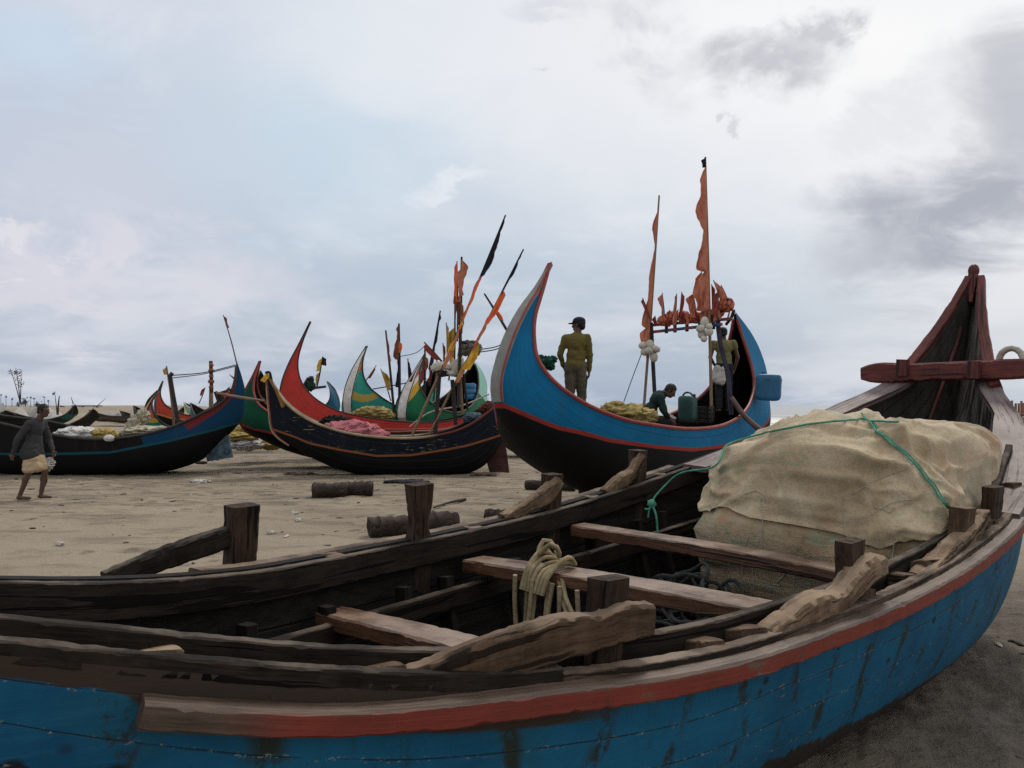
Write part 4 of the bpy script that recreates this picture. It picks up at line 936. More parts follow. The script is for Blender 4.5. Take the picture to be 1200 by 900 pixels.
BL['green'] = moonboat('crescent_boat', 'dark green boat with red stem edge tucked behind the navy bow', (px(282, 21.3), 21.3), (px(560, 21.6), 21.6),
    [(305, 422, .015), (297, 440, .05), (288, 458, .08), (282, 475, .09), (281, 488, .09), (287, 501, .09), (303, 511), (330, 524), (380, 538), (430, 545), (480, 542), (515, 532), (540, 515), (556, 500, .06), (562, 488, .02)],
    [(305, 422, .015), (299, 440, .1), (297, 455, .2), (300, 468, .32), (320, 485, .6), (360, 500, .85), (420, 505, .95), (480, 505, .85), (525, 502, .5), (550, 494, .2), (562, 488, .02)],
    P_green, 'crescent boats drawn up on the beach', RED, RED, .28, zl=[(285, 498, .1), (300, 503, .3), (315, 506, .5), (360, 520, .8), (430, 525, .9), (500, 518, .6), (545, 500, .3)], rail_r=.03)
BL['red'] = moonboat('crescent_boat', 'long bright red boat with a tall whip-thin bow behind the pink net pile', (px(327, 24), 24.0), (px(613, 26), 26.0),
    [(364, 376, .012), (351, 402, .04), (339, 425, .08), (331, 446, .1), (328, 465, .1), (331, 485, .1), (345, 508), (380, 525), (440, 534), (500, 535), (550, 525), (588, 502), (606, 475, .07), (612, 452, .05), (616, 430, .02)],
    [(364, 376, .012), (354, 402, .06), (349, 425, .14), (353, 446, .24), (365, 462, .4), (390, 478, .6), (430, 488, .75), (470, 493, .8), (510, 494, .75), (545, 488, .65), (575, 476, .5), (598, 455, .3), (616, 430, .02)],
    P_red, 'crescent boats drawn up on the beach', DARKTRIM, RED, .27, zl=[(331, 484, .1), (341, 489, .4), (382, 503, .8), (420, 510, .9), (480, 512, .95), (550, 505, .8), (600, 480, .3)], rail_r=.02)
BL['teal'] = moonboat('crescent_boat', 'teal boat with white stem, yellow stripe and red tipped bow', (px(407, 27.5), 27.5), (px(514, 34.5), 34.5),
    [(430, 405, .015), (421, 422, .08), (414, 439, .13), (409, 456, .15), (407, 471, .15), (409, 486, .14), (420, 502), (445, 513), (475, 511), (498, 497), (510, 474), (515, 452, .06), (513, 430, .02)],
    [(430, 405, .015), (425, 425, .12), (426, 440, .25), (432, 452, .4), (443, 462, .58), (460, 473, .78), (475, 481, .88), (490, 482, .85), (500, 472, .6), (508, 455, .3), (513, 430, .02)],
    P_teal, 'crescent boats drawn up on the beach', DARKTRIM, WHITE, .30, zl=[(409, 492, .1), (440, 503, .7), (480, 500, .8), (510, 480, .3)], rail_r=.03)
BL['green2'] = moonboat('crescent_boat', 'green boat with white stem, pale mint stern and a blue drum in its stern', (px(471, 26.5), 26.5), (px(569, 34), 34.0),
    [(498, 415, .015), (486, 437, .09), (476, 459, .14), (472, 474, .15), (471, 487, .15), (478, 501), (495, 512), (520, 516), (545, 509), (560, 491), (567, 471), (568.5, 450, .09), (563, 433, .06), (555, 423, .015)],
    [(498, 415, .015), (492, 437, .12), (493, 454, .3), (499, 466, .5), (510, 475, .72), (527, 482, .92), (543, 481, .95), (554, 473, .85), (560, 460, .62), (561, 445, .4), (559, 432, .18), (555, 423, .015)],
    P_green2, 'crescent boats drawn up on the beach', DARKTRIM, WHITE, .30, zl=[(472, 493, .1), (500, 503, .7), (535, 505, .85), (563, 488, .3)], rail_r=.03, inner=W_tar)
BL['black'] = moonboat('crescent_boat', 'long black boat with blue painted ends and a thin blue line, behind the walking man', (px(-115, 19.8), 19.8), (px(285, 19.8), 19.8),
    [(-120, 430, .02), (-114, 470, .07), (-95, 505), (-60, 530), (-20, 547), (30, 556), (69, 557), (139, 556), (208, 548), (238, 536), (262, 513), (277, 497, .08), (285, 480, .07), (287, 460, .06), (284, 444, .04), (277, 422, .012)],
    [(-120, 430, .02), (-105, 460, .3), (-80, 478, .6), (-40, 489, .85), (0, 495, .97), (26, 501, 1), (58, 508, 1.02), (115, 514, 1.02), (145, 512, 1.02), (208, 497, .88), (240, 482, .64), (256, 473, .48), (267, 464, .32), (273, 453, .2), (276, 440, .1), (277, 422, .012)],
    P_black, 'crescent boats drawn up on the beach', DARKTRIM, W_blackpaint, .2, zl=[(-100, 505, .3), (-40, 527, .8), (0, 532, .9), (58, 532, .95), (130, 530, .95), (202, 516, .85), (245, 505, .6), (275, 496, .2)], rail_r=.035)

# rudders
def rudder(boat, pts, Y, th, mm):       # a flat board hung on the stern, drawn by its corners
    t_, (A, ax, n, side) = BL[boat]; P = [at(u, v, Y) for u, v in pts]
    for p in P: p.z = max(p.z, -.02)
    m_ = MB(); k = len(P); off = Vector((0, 1, 0))*th/2
    m_.add([p-off for p in P]+[p+off for p in P], [tuple(range(k)), tuple(range(2*k-1, k-1, -1))]+[(i, k+i, k+(i+1) % k, (i+1) % k) for i in range(k)], [(p.z, p.x, 0) for p in P]*2)
    m_.build('rudder', mm, t_, world=True, smooth=False)
M_rust = M_plain('rusty_board', (.055, .022, .018), .8, .3, .5, 4); M_worn = M_plain('worn_blue_board', (.06, .10, .13), .75, .3, .7, 9)
rudder('navy', [(571, 515), (590, 510), (594, 530), (597, 554), (574, 555), (570, 540)], 20.2, .07, M_rust)
rudder('black', [(240, 519), (263, 503), (268, 512), (273, 536), (243, 541)], 19.75, .06, M_worn)

# ------------------------------------------------------------------ small boats far down the beach
def faraway(label, tips, sheer, keel, Y, paint, boardm=None, rail=DARKTRIM, dY=0, half=.8, wl=None):
    """broadside boat: tips = ((u, v) left, (u, v) right); sheer / keel = points between them"""
    K = [(*tips[0], .02)]+[(*p, .08) for p in keel]+[(*tips[1], .02)]
    k = len(sheer); H = [(*tips[0], .02)]+[(*p, half*min(1, math.sin(math.pi*(i+1)/(k+1))*1.25)) for i, p in enumerate(sheer)]+[(*tips[1], .02)]
    zl = wl and [(*p, half*.8) for p in wl]
    return moonboat('crescent_boat', label, (px(tips[0][0], Y), Y), (px(tips[1][0], Y+dY), Y+dY), K, H, paint, 'small boats far down the beach', rail, boardm, .25, zl=zl, rail_r=.03, N=44)
P_dk = M_hullpaint('far_black_paint', (.013, .014, .016), (.008, .008, .008), (.02, .02, .02), wear=.1)
P_dkg = M_hullpaint('far_dark_green_paint', (.014, .035, .032), (.008, .008, .008), (.02, .02, .02), wear=.1, bands=((.8, 1.1, 0, (.012, .09, .075)),))
P_brn = M_hullpaint('far_brown_paint', (.09, .065, .05), (.03, .022, .018), (.03, .02, .02), wear=.3)
P_tl = M_hullpaint('far_teal_paint', (.012, .09, .08), (.01, .02, .02), (.02, .03, .03), wear=.1)
P_yg = M_hullpaint('far_teal_yellow_paint', (.015, .16, .12), (.01, .012, .012), (.02, .1, .08), wear=.2, tip=(.10, .13, .16), tipw=.075, bands=((.075, .15, 0, (.30, .04, .035)), (.13, .17, .12, (.40, .24, .04)), (.17, .225, 0, (.42, .08, .04))))
P_or = M_hullpaint('far_orange_red_paint', (.42, .06, .035), (.011, .01, .01), (.40, .17, .06), wear=.12, tip=(.05, .16, .24), tipw=.08, lw=.07)
P_lg = M_hullpaint('far_pale_green_paint', (.25, .38, .24), (.2, .25, .2), (.4, .4, .36), wear=.2)
P_bl = M_hullpaint('far_blue_paint', (.012, .085, .15), (.01, .02, .03), (.02, .05, .08), wear=.1)
faraway('dark boat at the left edge behind the black boat, prow just showing', ((-70, 470), (6, 480)), [(-50, 485), (-20, 489), (-6, 487)], [(-60, 494), (-30, 502), (-8, 501), (2, 495)], 34, P_dk)
faraway('long low dark boat with a green tipped end, beyond the walking man', ((7, 481), (88, 473)), [(16, 488), (40, 492), (62, 490), (78, 484)], [(13, 492), (30, 498), (62, 499), (82, 488)], 46, P_dkg)
faraway('black boat with a sharp upturned prow right of the walking man', ((30, 494), (109, 478)), [(45, 499), (66, 500), (88, 494), (100, 487)], [(42, 506), (62, 510), (88, 506), (103, 492)], 36, P_dk)
faraway('long brown weathered boat low on the sand in the distance', ((104, 480), (178, 480)), [(112, 486), (130, 488), (150, 489), (168, 487)], [(110, 491), (130, 494), (155, 495), (172, 491)], 62, P_brn)
faraway('small dark teal boat whose pointed tip shows beyond the brown boat', ((156, 475), (215, 476)), [(160, 481), (168, 484), (190, 486), (206, 484)], [(158, 485), (170, 491), (190, 493), (208, 488)], 50, P_tl)
faraway('small teal boat with yellow stem and red and yellow prow', ((185, 457), (262, 470)), [(178, 472), (181, 485), (192, 496), (212, 503), (240, 498)], [(173, 476), (166, 492), (167, 510), (190, 527), (225, 527), (252, 500)], 26, P_yg, M_plain('mustard_board', (.36, .24, .06), .6), dY=1.6, half=.32)
faraway('small orange red boat with blue tipped bow behind two leaning posts', ((191, 446), (270, 452)), [(188, 462), (193, 473), (202, 479), (220, 486), (248, 478)], [(185, 460), (182, 472), (184, 486), (196, 499), (225, 505), (255, 492)], 34, P_or, M_plain('pale_blue_board', (.1, .22, .3), .6), wl=[(184, 485), (200, 490), (225, 493), (255, 484)], dY=1.6, half=.32)
faraway('pale green boat with whitish rail far behind the mast', ((215, 471), (275, 470)), [(222, 477), (240, 479), (262, 477)], [(219, 482), (240, 488), (266, 483)], 58, P_lg, rail=WHITE)
faraway('small blue boat whose thin prow pokes up behind the black boat', ((223, 472), (292, 470)), [(226, 482), (231, 489), (250, 494), (275, 488)], [(225, 486), (231, 500), (255, 506), (280, 494)], 29, P_bl)
faraway('pale blue boat prow showing behind the dark green bow', ((305, 434), (362, 440)), [(300, 446), (302, 458), (312, 470), (340, 470)], [(298, 450), (297, 466), (304, 488), (330, 496), (352, 470)], 29, M_hullpaint('pale_blue_paint', (.06, .17, .25), (.01, .02, .03), (.02, .05, .08)))
faraway('dark blue boat stern curving up behind the red boat', ((350, 470), (383, 446)), [(362, 478), (376, 478), (386, 468), (387, 458)], [(358, 486), (378, 490), (396, 482), (396, 466), (391, 455)], 36, P_bl)
faraway('dark hull lying beyond the rusty rudder', ((585, 500), (640, 505)), [(594, 512), (612, 517), (630, 515)], [(592, 522), (612, 531), (632, 524)], 26, P_dk)

faraway('thin black boat lying right of the flat-roofed hut', ((112, 476), (150, 477)), [(120, 481), (132, 482.5), (143, 481)], [(117, 484), (132, 486.5), (146, 484)], 82, P_dk)
faraway('small dark boat farthest off, left of the flat-roofed hut', ((70, 475), (98, 475)), [(77, 479), (84, 480), (91, 479)], [(75, 482), (84, 483.5), (94, 482)], 92, P_dk)
faraway('low dark green boat between the brown boat and the yellow stemmed prow', ((140, 481), (172, 479)), [(148, 486), (156, 487), (164, 485)], [(146, 490), (156, 492), (167, 488)], 66, P_dkg)

# ------------------------------------------------------------------ poles, flags, floats
def M_cloth(name, col, var=.3, rough=.85, trans=0.0):
    m, b, t = mat(name, rough, .15); o = t.obj(); n = t.noise(o, 3.5, 5, .65); w = t.noise(o, 16, 4, .7)
    c = t.ramp(t.math('ADD', t.math('MULTIPLY', n, .6), t.math('MULTIPLY', w, .4)), [(.3, tuple(v*(1-var) for v in col)), (.7, tuple(min(1, v*(1+var)) for v in col))])
    t.put(b.inputs['Base Color'], c); t.put(b.inputs['Normal'], t.bump(w, .4, .01))
    return m
F_or = M_cloth('faded_orange_cloth', (.45, .165, .105)); F_br = M_cloth('bright_orange_cloth', (.72, .15, .05)); F_bk = M_cloth('black_cloth', (.018, .018, .024)); F_ye = M_cloth('yellow_cloth', (.62, .36, .045)); F_bn = M_cloth('brown_cloth', (.20, .08, .04)); F_my = M_cloth('mustard_cloth', (.40, .24, .05)); F_rd = M_cloth('dull_red_cloth', (.25, .05, .04))
def cloth(mb, p0, p1, w, seed, out=(-1, 0, 0), prof=None, mi=0, flut=.34, n=44, m=7, sag=.25):
    """a limp strip of cloth tied along p0-p1, hanging to the side 'out' by up to w metres"""
    p0, p1 = Vector(p0), Vector(p1); out = Vector(out); ax_ = (p1-p0); L = ax_.length; vs = []
    dp = Vector((0, 1, 0))
    for i in range(n):
        f = i/(n-1); base_ = p0+ax_*f
        ww = w*(prof(f) if prof else min(1, f/.06, (1-f)/.10)**.7)*(.66+.8*mn.noise(Vector((f*L*2.0, seed*7.1, 0)))+.16*mn.noise(Vector((f*L*8, seed*2.1, 4))))
        ww = max(.012, ww)
        for j in range(m):
            g = j/(m-1); wob = mn.noise(Vector((f*L*3+g*1.2, seed*3.3, g*2.2)))*flut*ww*2.2*g
            q = base_+out*ww*g*(1-.2*abs(wob))+dp*(wob+.05*ww*math.sin(g*9+f*14+seed))-Vector((0, 0, sag*ww*g*g))
            vs.append(q)
    fs = [(i*m+j, i*m+j+1, (i+1)*m+j+1, (i+1)*m+j) for i in range(n-1) for j in range(m-1)]
    o = len(vs); back = [v+dp*.004 for v in vs]
    mb.add(vs+back, fs+[tuple(o+k for k in f[::-1]) for f in fs], mi=mi)
def flagpole(label, base_, top, Y, r, flags, wood=None, group='flag poles standing on the boats', Yt=None, mid=None):
    """flags: (f0, f1, width in photo px, side -1 / 1, cloth material)"""
    b0, t0 = at(*base_, Y), at(*top, Yt or Y)
    t = thing('flag_pole', label, 'flag pole', b0, group=group)
    m_ = MB(); pts = [b0]+([at(*mid, Y)] if mid else [b0.lerp(t0, .5)+Vector((.01, .02, 0))])+[t0]; m_.tube(pts, [r, r*.9, r*.6], 8); m_.build('pole', wood or W_pole, t, world=True)
    for k, (f0, f1, w, sd_, mm) in enumerate(flags):
        m_ = MB(); cloth(m_, b0.lerp(t0, f0)+Vector((0, -r, 0)), b0.lerp(t0, f1)+Vector((0, -r, 0)), w*Y/F, k*3.1+base_[0]*.37, (sd_, 0, -.15)); m_.build('flag', mm, t, world=True)
    return t
# --- on the blue boat
flagpole('tall bamboo pole with a long faded orange streamer, highest on the blue boat', (834, 494), (826.5, 184), 15.0, .03, [(.56, .96, 13, -1, F_or), (.42, .575, 18, -1, F_or), (.96, .995, 7, -1, F_bk)], W_bamboo)
flagpole('bamboo pole with a narrow orange streamer at the left end of the rack', (753.5, 492), (772.5, 229), 16.0, .028, [(.40, .93, 9, -1, F_or), (.25, .42, 16, -1, F_or)], W_bamboo)
# the rack: two posts and a pair of painted rails
rk = thing('flag_rack', 'red and blue painted rack standing across the blue boat, carrying orange floats', 'rack', at(806, 480, 15.5))
m, b, t = mat('striped_red_blue_paint', .6, .3); x, y, z = t.sep(t.attr('gr', 'Vector')); k = t.step(t.math('SINE', t.math('MULTIPLY', x, 17)), -.1, .1)
t.put(b.inputs['Base Color'], t.mix(k, (.23, .045, .04), (.012, .07, .14))); M_stripe = m
M_purple = M_plain('worn_purple_paint', (.035, .03, .055), .7, .3, .5)
for (q0, q1) in (((764, 381), (858, 373.5)), ((765, 389), (846, 380))):
    m_ = MB(); m_.sweep([at(*q0, 16.05), at(*q1, 14.9)], .05, .055, seed=4, jit=.002); m_.build('rail', M_stripe, rk, world=True)
m_ = MB(); m_.sweep([at(769, 492, 16.02), at(766, 440, 16.02), at(763, 378, 16.02)], .07, .06, up=(0, 1, 0), jit=.003); m_.build('post', W_pole, rk, world=True)
m_ = MB(); m_.sweep([at(857, 486, 15.1), at(853, 440, 15.1), at(843, 395, 15.1), at(841, 372, 15.1)], .075, .08, up=(0, 1, 0), jit=.004); m_.build('post', M_purple, rk, world=True)
m_ = MB(); m_.sweep([at(851, 380, 15.6), at(857, 372, 15.4), at(860, 364, 15.2)], .05, .05, up=(0, 1, 0)); m_.build('post', W_pole, rk, world=True)
for k, u in enumerate((781, 791, 805, 820, 836)):
    f = (u-764)/(858-764); Y = 16.05-1.15*f; m_ = MB(); m_.sweep([at(u, 392-f*8, Y-.05), at(u, 375-f*8, Y-.05)], .06, .05, up=(0, 1, 0)); m_.build('slat', M_stripe if k % 2 else W_blackpaint, rk, world=True)
m, b, t = mat('netted_orange_float', .6, .3); o = t.obj(); vx = t.voro(o, 11, 'DISTANCE_TO_EDGE'); t.put(b.inputs['Base Color'], t.mix(t.step(vx, .05, .1), (.06, .02, .018), t.mix(t.noise(o, 6, 3), (.36, .075, .035), (.56, .15, .07)))); M_float = m
for k, (u, v, r, Y, lab) in enumerate(((777, 376, 7, 15.8, 'orange netted float, first from the left end of the rack'), (787, 372, 8.5, 15.75, 'orange netted float, second from the left end of the rack'), (801, 371, 8, 15.6, 'orange netted float, third from the left end of the rack'), (815, 372, 8, 15.4, 'orange netted float near the middle of the rack, just left of the tall pole'), (833, 370, 9, 15.25, 'orange netted float half hidden behind the tall bamboo pole'), (851, 357, 9.5, 15.1, 'big round orange netted float perched at the right end of the rack'), (841, 366, 8, 15.3, 'orange netted float beside the big round one at the right end'))):
    p = at(u, v, Y); m_ = MB(); m_.ell((0, 0, 0), (r*Y/F, r*Y/F*.9, r*Y/F*(.92 if k != 5 else 1)), n=20, m=14, jit=.08, seed=k, jf=5); o_ = m_.build('net_float', M_float); o_.location = p; tag(o_, lab, 'float', 'orange floats on the rack')
for k, (b0, t0, w, sd_, lab) in enumerate((((762, 374), (753, 349), 8, -1, 'small torn orange flag left of the left streamer pole'), ((779, 378), (776, 343), 6, -1, 'small narrow orange flag, first on the rack right of the left pole'), ((791, 372), (793, 344), 7, -1, 'small orange flag with a dark stick, second on the rack'), ((796, 372), (799, 342), 4, 1, 'thin dark orange flag twisted round its stick, middle of the rack'), ((816, 370), (812, 343), 9, -1, 'ragged orange flag just left of the tall streamer pole'), ((822, 370), (823, 345), 8, 1, 'dull orange flag right against the tall streamer pole'), ((835, 368), (834, 333), 8, 1, 'orange flag on a dark stick right of the tall streamer pole'), ((848, 362), (836, 328), 8, 1, 'orange pennant on a leaning stick above the big round float'), ((853, 352), (845, 334), 6, -1, 'short dull orange flag at the right end behind the big float'), ((840, 372), (842, 340), 9, -1, 'broad dull orange flag hanging left of the big round float'))):
    flagpole(lab, b0, t0, 15.85-.11*k, .014, [(.12, .95, w, sd_, F_or if k % 3 else F_rd)], W_pole, 'small orange flags on the rack')
M_buoy = M_plain('off_white_foam', (.48, .46, .39), .7, .25, .2, 8)
for nm, c0, Y, parts in (('cluster of white foam floats on the right bamboo pole of the blue boat', (829, 386), 14.9, ((826, 378, 5, 7), (821, 385, 5.5, 4.5), (831, 389, 5, 5), (823, 392, 5.5, 5.5), (825, 397, 4, 4), (831, 383, 4, 4))), ('cluster of white foam floats on the left pole of the blue boat', (760, 410), 15.9, ((754, 405, 6, 4.5), (762, 404, 5, 6), (769, 409, 5, 4), (756, 412, 5.5, 5), (766, 418, 5, 6.5), (761, 411, 5, 4)))):
    t = thing('float_cluster', nm, 'float', at(*c0, Y), group='clusters of white floats')
    for k, (u, v, rx, ry) in enumerate(parts):
        m_ = MB(); m_.ell(at(u, v, Y-.06*(k % 3)), (rx*Y/F, 4.5*Y/F, ry*Y/F), Matrix.Rotation(.5*math.sin(k*4), 3, 'Y'), n=16, m=12, jit=.06, seed=k); m_.build('foam_float', M_buoy, t, world=True)
# steering oar, drum, cargo
m_ = MB(); m_.tube([at(857, 466, 15.0), at(872, 487, 14.8), at(897, 509, 14.5)], [.045, .05, .055], 10); o_ = m_.build('steering_oar', M_plain('brown_oar_wood', (.09, .055, .045), .6), origin=at(857, 466, 15.0)); tag(o_, 'brown steering oar slanting down over the near rail of the blue boat', 'oar')
def drum(name, label, c0, w, h, Y, mm, rotz=0, group=None, cap_=None, tilt=0):
    s_ = Y/F; t = thing(name, label, 'drum', at(c0[0], c0[1]+h/2, Y), (tilt*.0, tilt, rotz), group); W_, H_ = w*s_, h*s_
    m_ = MB(); prof = []
    for (a_, b_) in ((.0, .0), (.42, .0), (.48, .03), (.5, .08), (.5, .3), (.475, .33), (.5, .36), (.5, .63), (.475, .66), (.5, .69), (.5, .92), (.47, .98), (.40, 1.0), (.0, 1.0)): prof.append((max(a_, .01)*W_, b_*H_))
    m_.lathe(prof, 24); m_.build('drum_body', mm, t)
    m_ = MB(); m_.lathe([(.01, H_), (.07*W_, H_), (.07*W_, H_+.03), (.01, H_+.035)], 12, Matrix.Translation((W_*.2, 0, 0))); m_.build('cap', cap_ or mm, t)
    return t
M_pblue = M_plain('blue_plastic', (.012, .10, .20), .4, .4, .25, 4); M_pgreen = M_plain('dark_green_plastic', (.014, .05, .042), .45, .4, .3); M_ptail = M_plain('blue_drum_plastic', (.02, .13, .26), .4, .4, .2)
# the blue container hung outside the stern
s_ = 15.7/F; t = thing('jerrycan', 'blue plastic container hung outside the stern of the blue boat', 'container', at(900, 469, 15.7), (0, R(3), R(-20)))
m_ = MB(); m_.ell((0, 0, 15*s_), (14.5*s_, 10*s_, 15.5*s_), n=32, m=22, sq=.32, jit=.03, jf=3); m_.build('can_body', M_pblue, t, angle=60)
m_ = MB(); m_.sweep([(-14.6*s_, -.02, 24*s_), (0, -10.4*s_, 24.3*s_), (14.6*s_, -.02, 24*s_)], .02, .025); m_.build('rib', M_pblue, t)
m_ = MB(); m_.tube([(-.1, 0, 30*s_), (-.1, 0, 33*s_)], .035, 10); m_.build('cap', M_pblue, t)
t = thing('jerrycan', 'dark green jerrycan standing amidships in the blue boat', 'container', at(806, 494, 14.6), (0, 0, R(-35)))
s_ = 14.6/F; m_ = MB(); m_.ell((0, 0, 15*s_), (10*s_, 8*s_, 15*s_), n=28, m=20, sq=.34, jit=.03); m_.build('can_body', M_pgreen, t, angle=60)
m_ = MB(); m_.tube([(-6*s_, 0, 30*s_), (-4*s_, 0, 33*s_), (4*s_, 0, 33*s_), (6*s_, 0, 30*s_)], .018, 8); m_.build('handle', M_pgreen, t); m_ = MB(); m_.tube([(8*s_, 0, 29*s_), (8*s_, 0, 32*s_)], .03, 10); m_.build('cap', W_blackpaint, t)
t = thing('plastic_crate', 'black slatted plastic crate beside the green jerrycan in the blue boat', 'crate', at(821, 496, 14.9), (0, 0, R(-38))); s_ = 14.9/F
for (x0, y0, x1, y1, nm) in ((-13, -8, 13, -8, 'crate_side'), (-13, 8, 13, 8, 'crate_side'), (-13, -8, -13, 8, 'crate_side'), (13, -8, 13, 8, 'crate_side')):
    m_ = MB()
    for zz in (3, 8, 13, 18): m_.sweep([(x0*s_, y0*s_, zz*s_), (x1*s_, y1*s_, zz*s_)], .025, 3.6*s_)
    for f in (0, .5, 1): m_.sweep([((x0+(x1-x0)*f)*s_, (y0+(y1-y0)*f)*s_, 0), ((x0+(x1-x0)*f)*s_, (y0+(y1-y0)*f)*s_, 20*s_)], .034, .034, up=(0, 1, 0))
    m_.build(nm, W_blackpaint, t)
m_ = MB(); m_.box((0, 0, 1.5*s_), (26*s_, 16*s_, .03)); m_.build('crate_bottom', W_blackpaint, t)
def heap(name, label, cat, parts, Y, mm, jit=.35, group=None):
    m_ = MB(); c0 = at(*parts[0][:2], Y)
    for k, p in enumerate(parts):
        u, v, rx, ry = p[:4]; s_ = Y/F; m_.ell(at(u, v, Y+(p[4] if len(p) > 4 else 0)), (rx*s_, min(rx*s_, .5), ry*s_), n=40, m=24, jit=jit, seed=k+int(u), jf=7)
    o_ = m_.build(name, mm, origin=c0, angle=180); return tag(o_, label, cat, group)
def M_netheap(name, c1, c2, line=None):
    m, b, t = mat(name, .9, .1); o = t.obj(); n = t.noise(o, 5, 6, .7, .8); f = t.noise(o, 40, 4, .75); x, y, z = t.sep(o)
    c = t.ramp(t.math('ADD', t.math('MULTIPLY', n, .6), t.math('MULTIPLY', f, .4)), [(.34, c1), (.62, c2)])
    if line:
        v_ = t.voro(t.vmath('ADD', o, t.vmath('MULTIPLY', t.comb(n, n, n), (.5, .5, .5))), 2.3, 'DISTANCE_TO_EDGE'); c = t.mix(t.math('SUBTRACT', 1, t.step(v_, .012, .03)), c, line)
    t.put(b.inputs['Base Color'], c); t.put(b.inputs['Normal'], t.bump(t.math('ADD', n, t.math('MULTIPLY', f, .5)), .9, .05)); return m
N_yel = M_netheap('yellow_net', (.20, .14, .045), (.50, .39, .16)); N_pink = M_netheap('pink_net', (.30, .07, .085), (.58, .22, .25), (.05, .02, .03)); N_blk = M_netheap('black_net', (.008, .008, .01), (.03, .03, .03)); N_whi = M_netheap('white_sacking', (.45, .44, .42), (.72, .70, .68)); N_pale = M_netheap('pale_net', (.33, .29, .2), (.55, .5, .38)); N_sack = M_netheap('yellow_sacking', (.28, .2, .06), (.5, .37, .13))
heap('net_heap', 'yellow net heaped in the blue boat between the standing and crouching men', 'fishing net', [(735, 487, 30, 13), (715, 483, 14, 10), (752, 487, 18, 9), (722, 476, 10, 6)], 13.3, N_yel)
heap('net_heap', 'pink net heaped in the navy boat', 'fishing net', [(412, 507, 33, 14), (395, 506, 18, 12), (438, 511, 18, 9)], 19.35, N_pink, .22)
heap('net_heap', 'black net heap behind the pink one in the navy boat', 'fishing net', [(393, 496, 14, 9), (384, 499, 9, 9), (402, 495, 10, 6)], 19.7, N_blk, .5)
heap('net_heap', 'pale yellow net heaped in the teal boat', 'fishing net', [(437, 484, 22, 8), (420, 487, 10, 5), (450, 487, 12, 5)], 26.4, N_yel)
heap('cargo_heap', 'white sacking bundle lying in the long black boat', 'sack', [(92, 509, 22, 9), (74, 511, 12, 6), (108, 511, 12, 6)], 19.6, N_whi, .3, 'bundles in the long black boat')
heap('cargo_heap', 'yellow bundle right of the white one in the long black boat', 'sack', [(122, 509, 14, 7), (131, 511, 8, 4)], 19.6, N_sack, .3, 'bundles in the long black boat')
heap('cargo_heap', 'pale net bundle near the leaning posts in the long black boat', 'fishing net', [(170, 505, 22, 6), (152, 508, 10, 4), (188, 503, 9, 4)], 19.7, N_pale, .3, 'bundles in the long black boat')
t_ = heap('cargo_heap', 'small white block on the rail of the long black boat', 'block', [(128, 513.5, 6, 4)], 18.75, N_whi, .1)
heap('net_heap', 'pale rope net piled left of the yellow and red prow', 'fishing net', [(160, 497, 9, 11), (168, 488, 7, 8), (155, 504, 8, 8)], 24.5, N_pale, .5)
heap('green_bag', 'dark green bundle with pointed corners behind the blue bow', 'bag', [(641, 426, 9, 8), (634, 421, 4, 5), (648, 421, 5, 4)], 12.3, M_netheap('green_tarp', (.01, .05, .035), (.03, .12, .085)), .4)
# sacks stacked on the sand behind the rudder
for k, (u, v, rx, ry, Y, mm, lab) in enumerate(((288, 521, 21, 7, 22.6, N_whi, 'white sack lowest in the stack on the sand between two prows'), (284, 512, 19, 6.5, 22.6, N_sack, 'yellow sack lying on the white sack'), (290, 504, 15, 6, 22.8, N_sack, 'yellow sack on top of the stack between two prows'), (318, 521, 14, 6, 22.9, N_sack, 'olive yellow sack on the sand right of the white sack'), (268, 509, 9, 6, 23.2, N_sack, 'small yellow sack peeping out at the left of the stack'))):
    heap('sack', lab, 'sack', [(u, v, rx, ry)], Y, mm, .25, 'sacks stacked on the sand')
# --- navy boat: gallows of poles with foam and tall streamers
gl = thing('pole_gallows', 'frame of lashed leaning poles standing in the navy boat under the streamers', 'frame', at(515, 510, 19.3))
for (q0, q1, r, mm) in (((483, 510), (516, 436), .035, W_bamboo), ((510, 508), (515, 438), .05, W_pole), ((503, 509), (531, 453), .03, W_bamboo), ((534, 498), (530, 445), .05, W_pole), ((542, 485), (539, 436), .035, W_bamboo), ((510, 434), (541, 441), .05, W_pole), ((517, 440), (540, 436), .045, W_pole), ((548, 480), (543, 438), .03, W_pole)):
    m_ = MB(); m_.tube([at(*q0, 19.65+.004*(q0[0]-510)), at(*q1, 19.65)], r, 8); m_.build('pole', mm, gl, world=True)
for k, parts in enumerate((((517, 429, 11, 5), (510, 431, 6, 4), (525, 430, 6, 4)), ((534, 430, 7, 9), (539, 425, 5, 7), (530, 437, 6, 4)))):
    t = thing('foam_bundle', ('long white foam bundle tied to the left of the gallows', 'upright pale foam block tied to the mast of the gallows')[k], 'float', at(*parts[0][:2], 19.55), group='foam tied on the gallows'); m_ = MB()
    for q_, (u, v, rx, ry) in enumerate(parts): m_.ell(at(u, v, 19.55), (rx*.02, .09, ry*.02), n=18, m=12, jit=.3, seed=q_+k)
    m_.build('foam_block', M_buoy, t, world=True)
t = heap('float_bundle', 'grey bundle of net floats slung on the mast behind the streamers', 'float', [(551, 409, 12, 8), (545, 411, 6, 6), (558, 408, 6, 6), (550, 402, 9, 3)], 20.0, M_netheap('grey_floats', (.09, .085, .07), (.32, .30, .26)), .5)
flagpole('longest leaning streamer, black topped then orange and yellow, on the navy boat', (516, 437), (592.5, 252), 19.2, .03, [(.60, .98, 6, 1, F_bk), (.26, .63, 4.5, 1, F_br), (.34, .60, 3, -1, F_or), (.02, .28, 5, 1, F_or), (.14, .33, 8, 1, F_ye), (.05, .2, 4, -1, F_ye)])
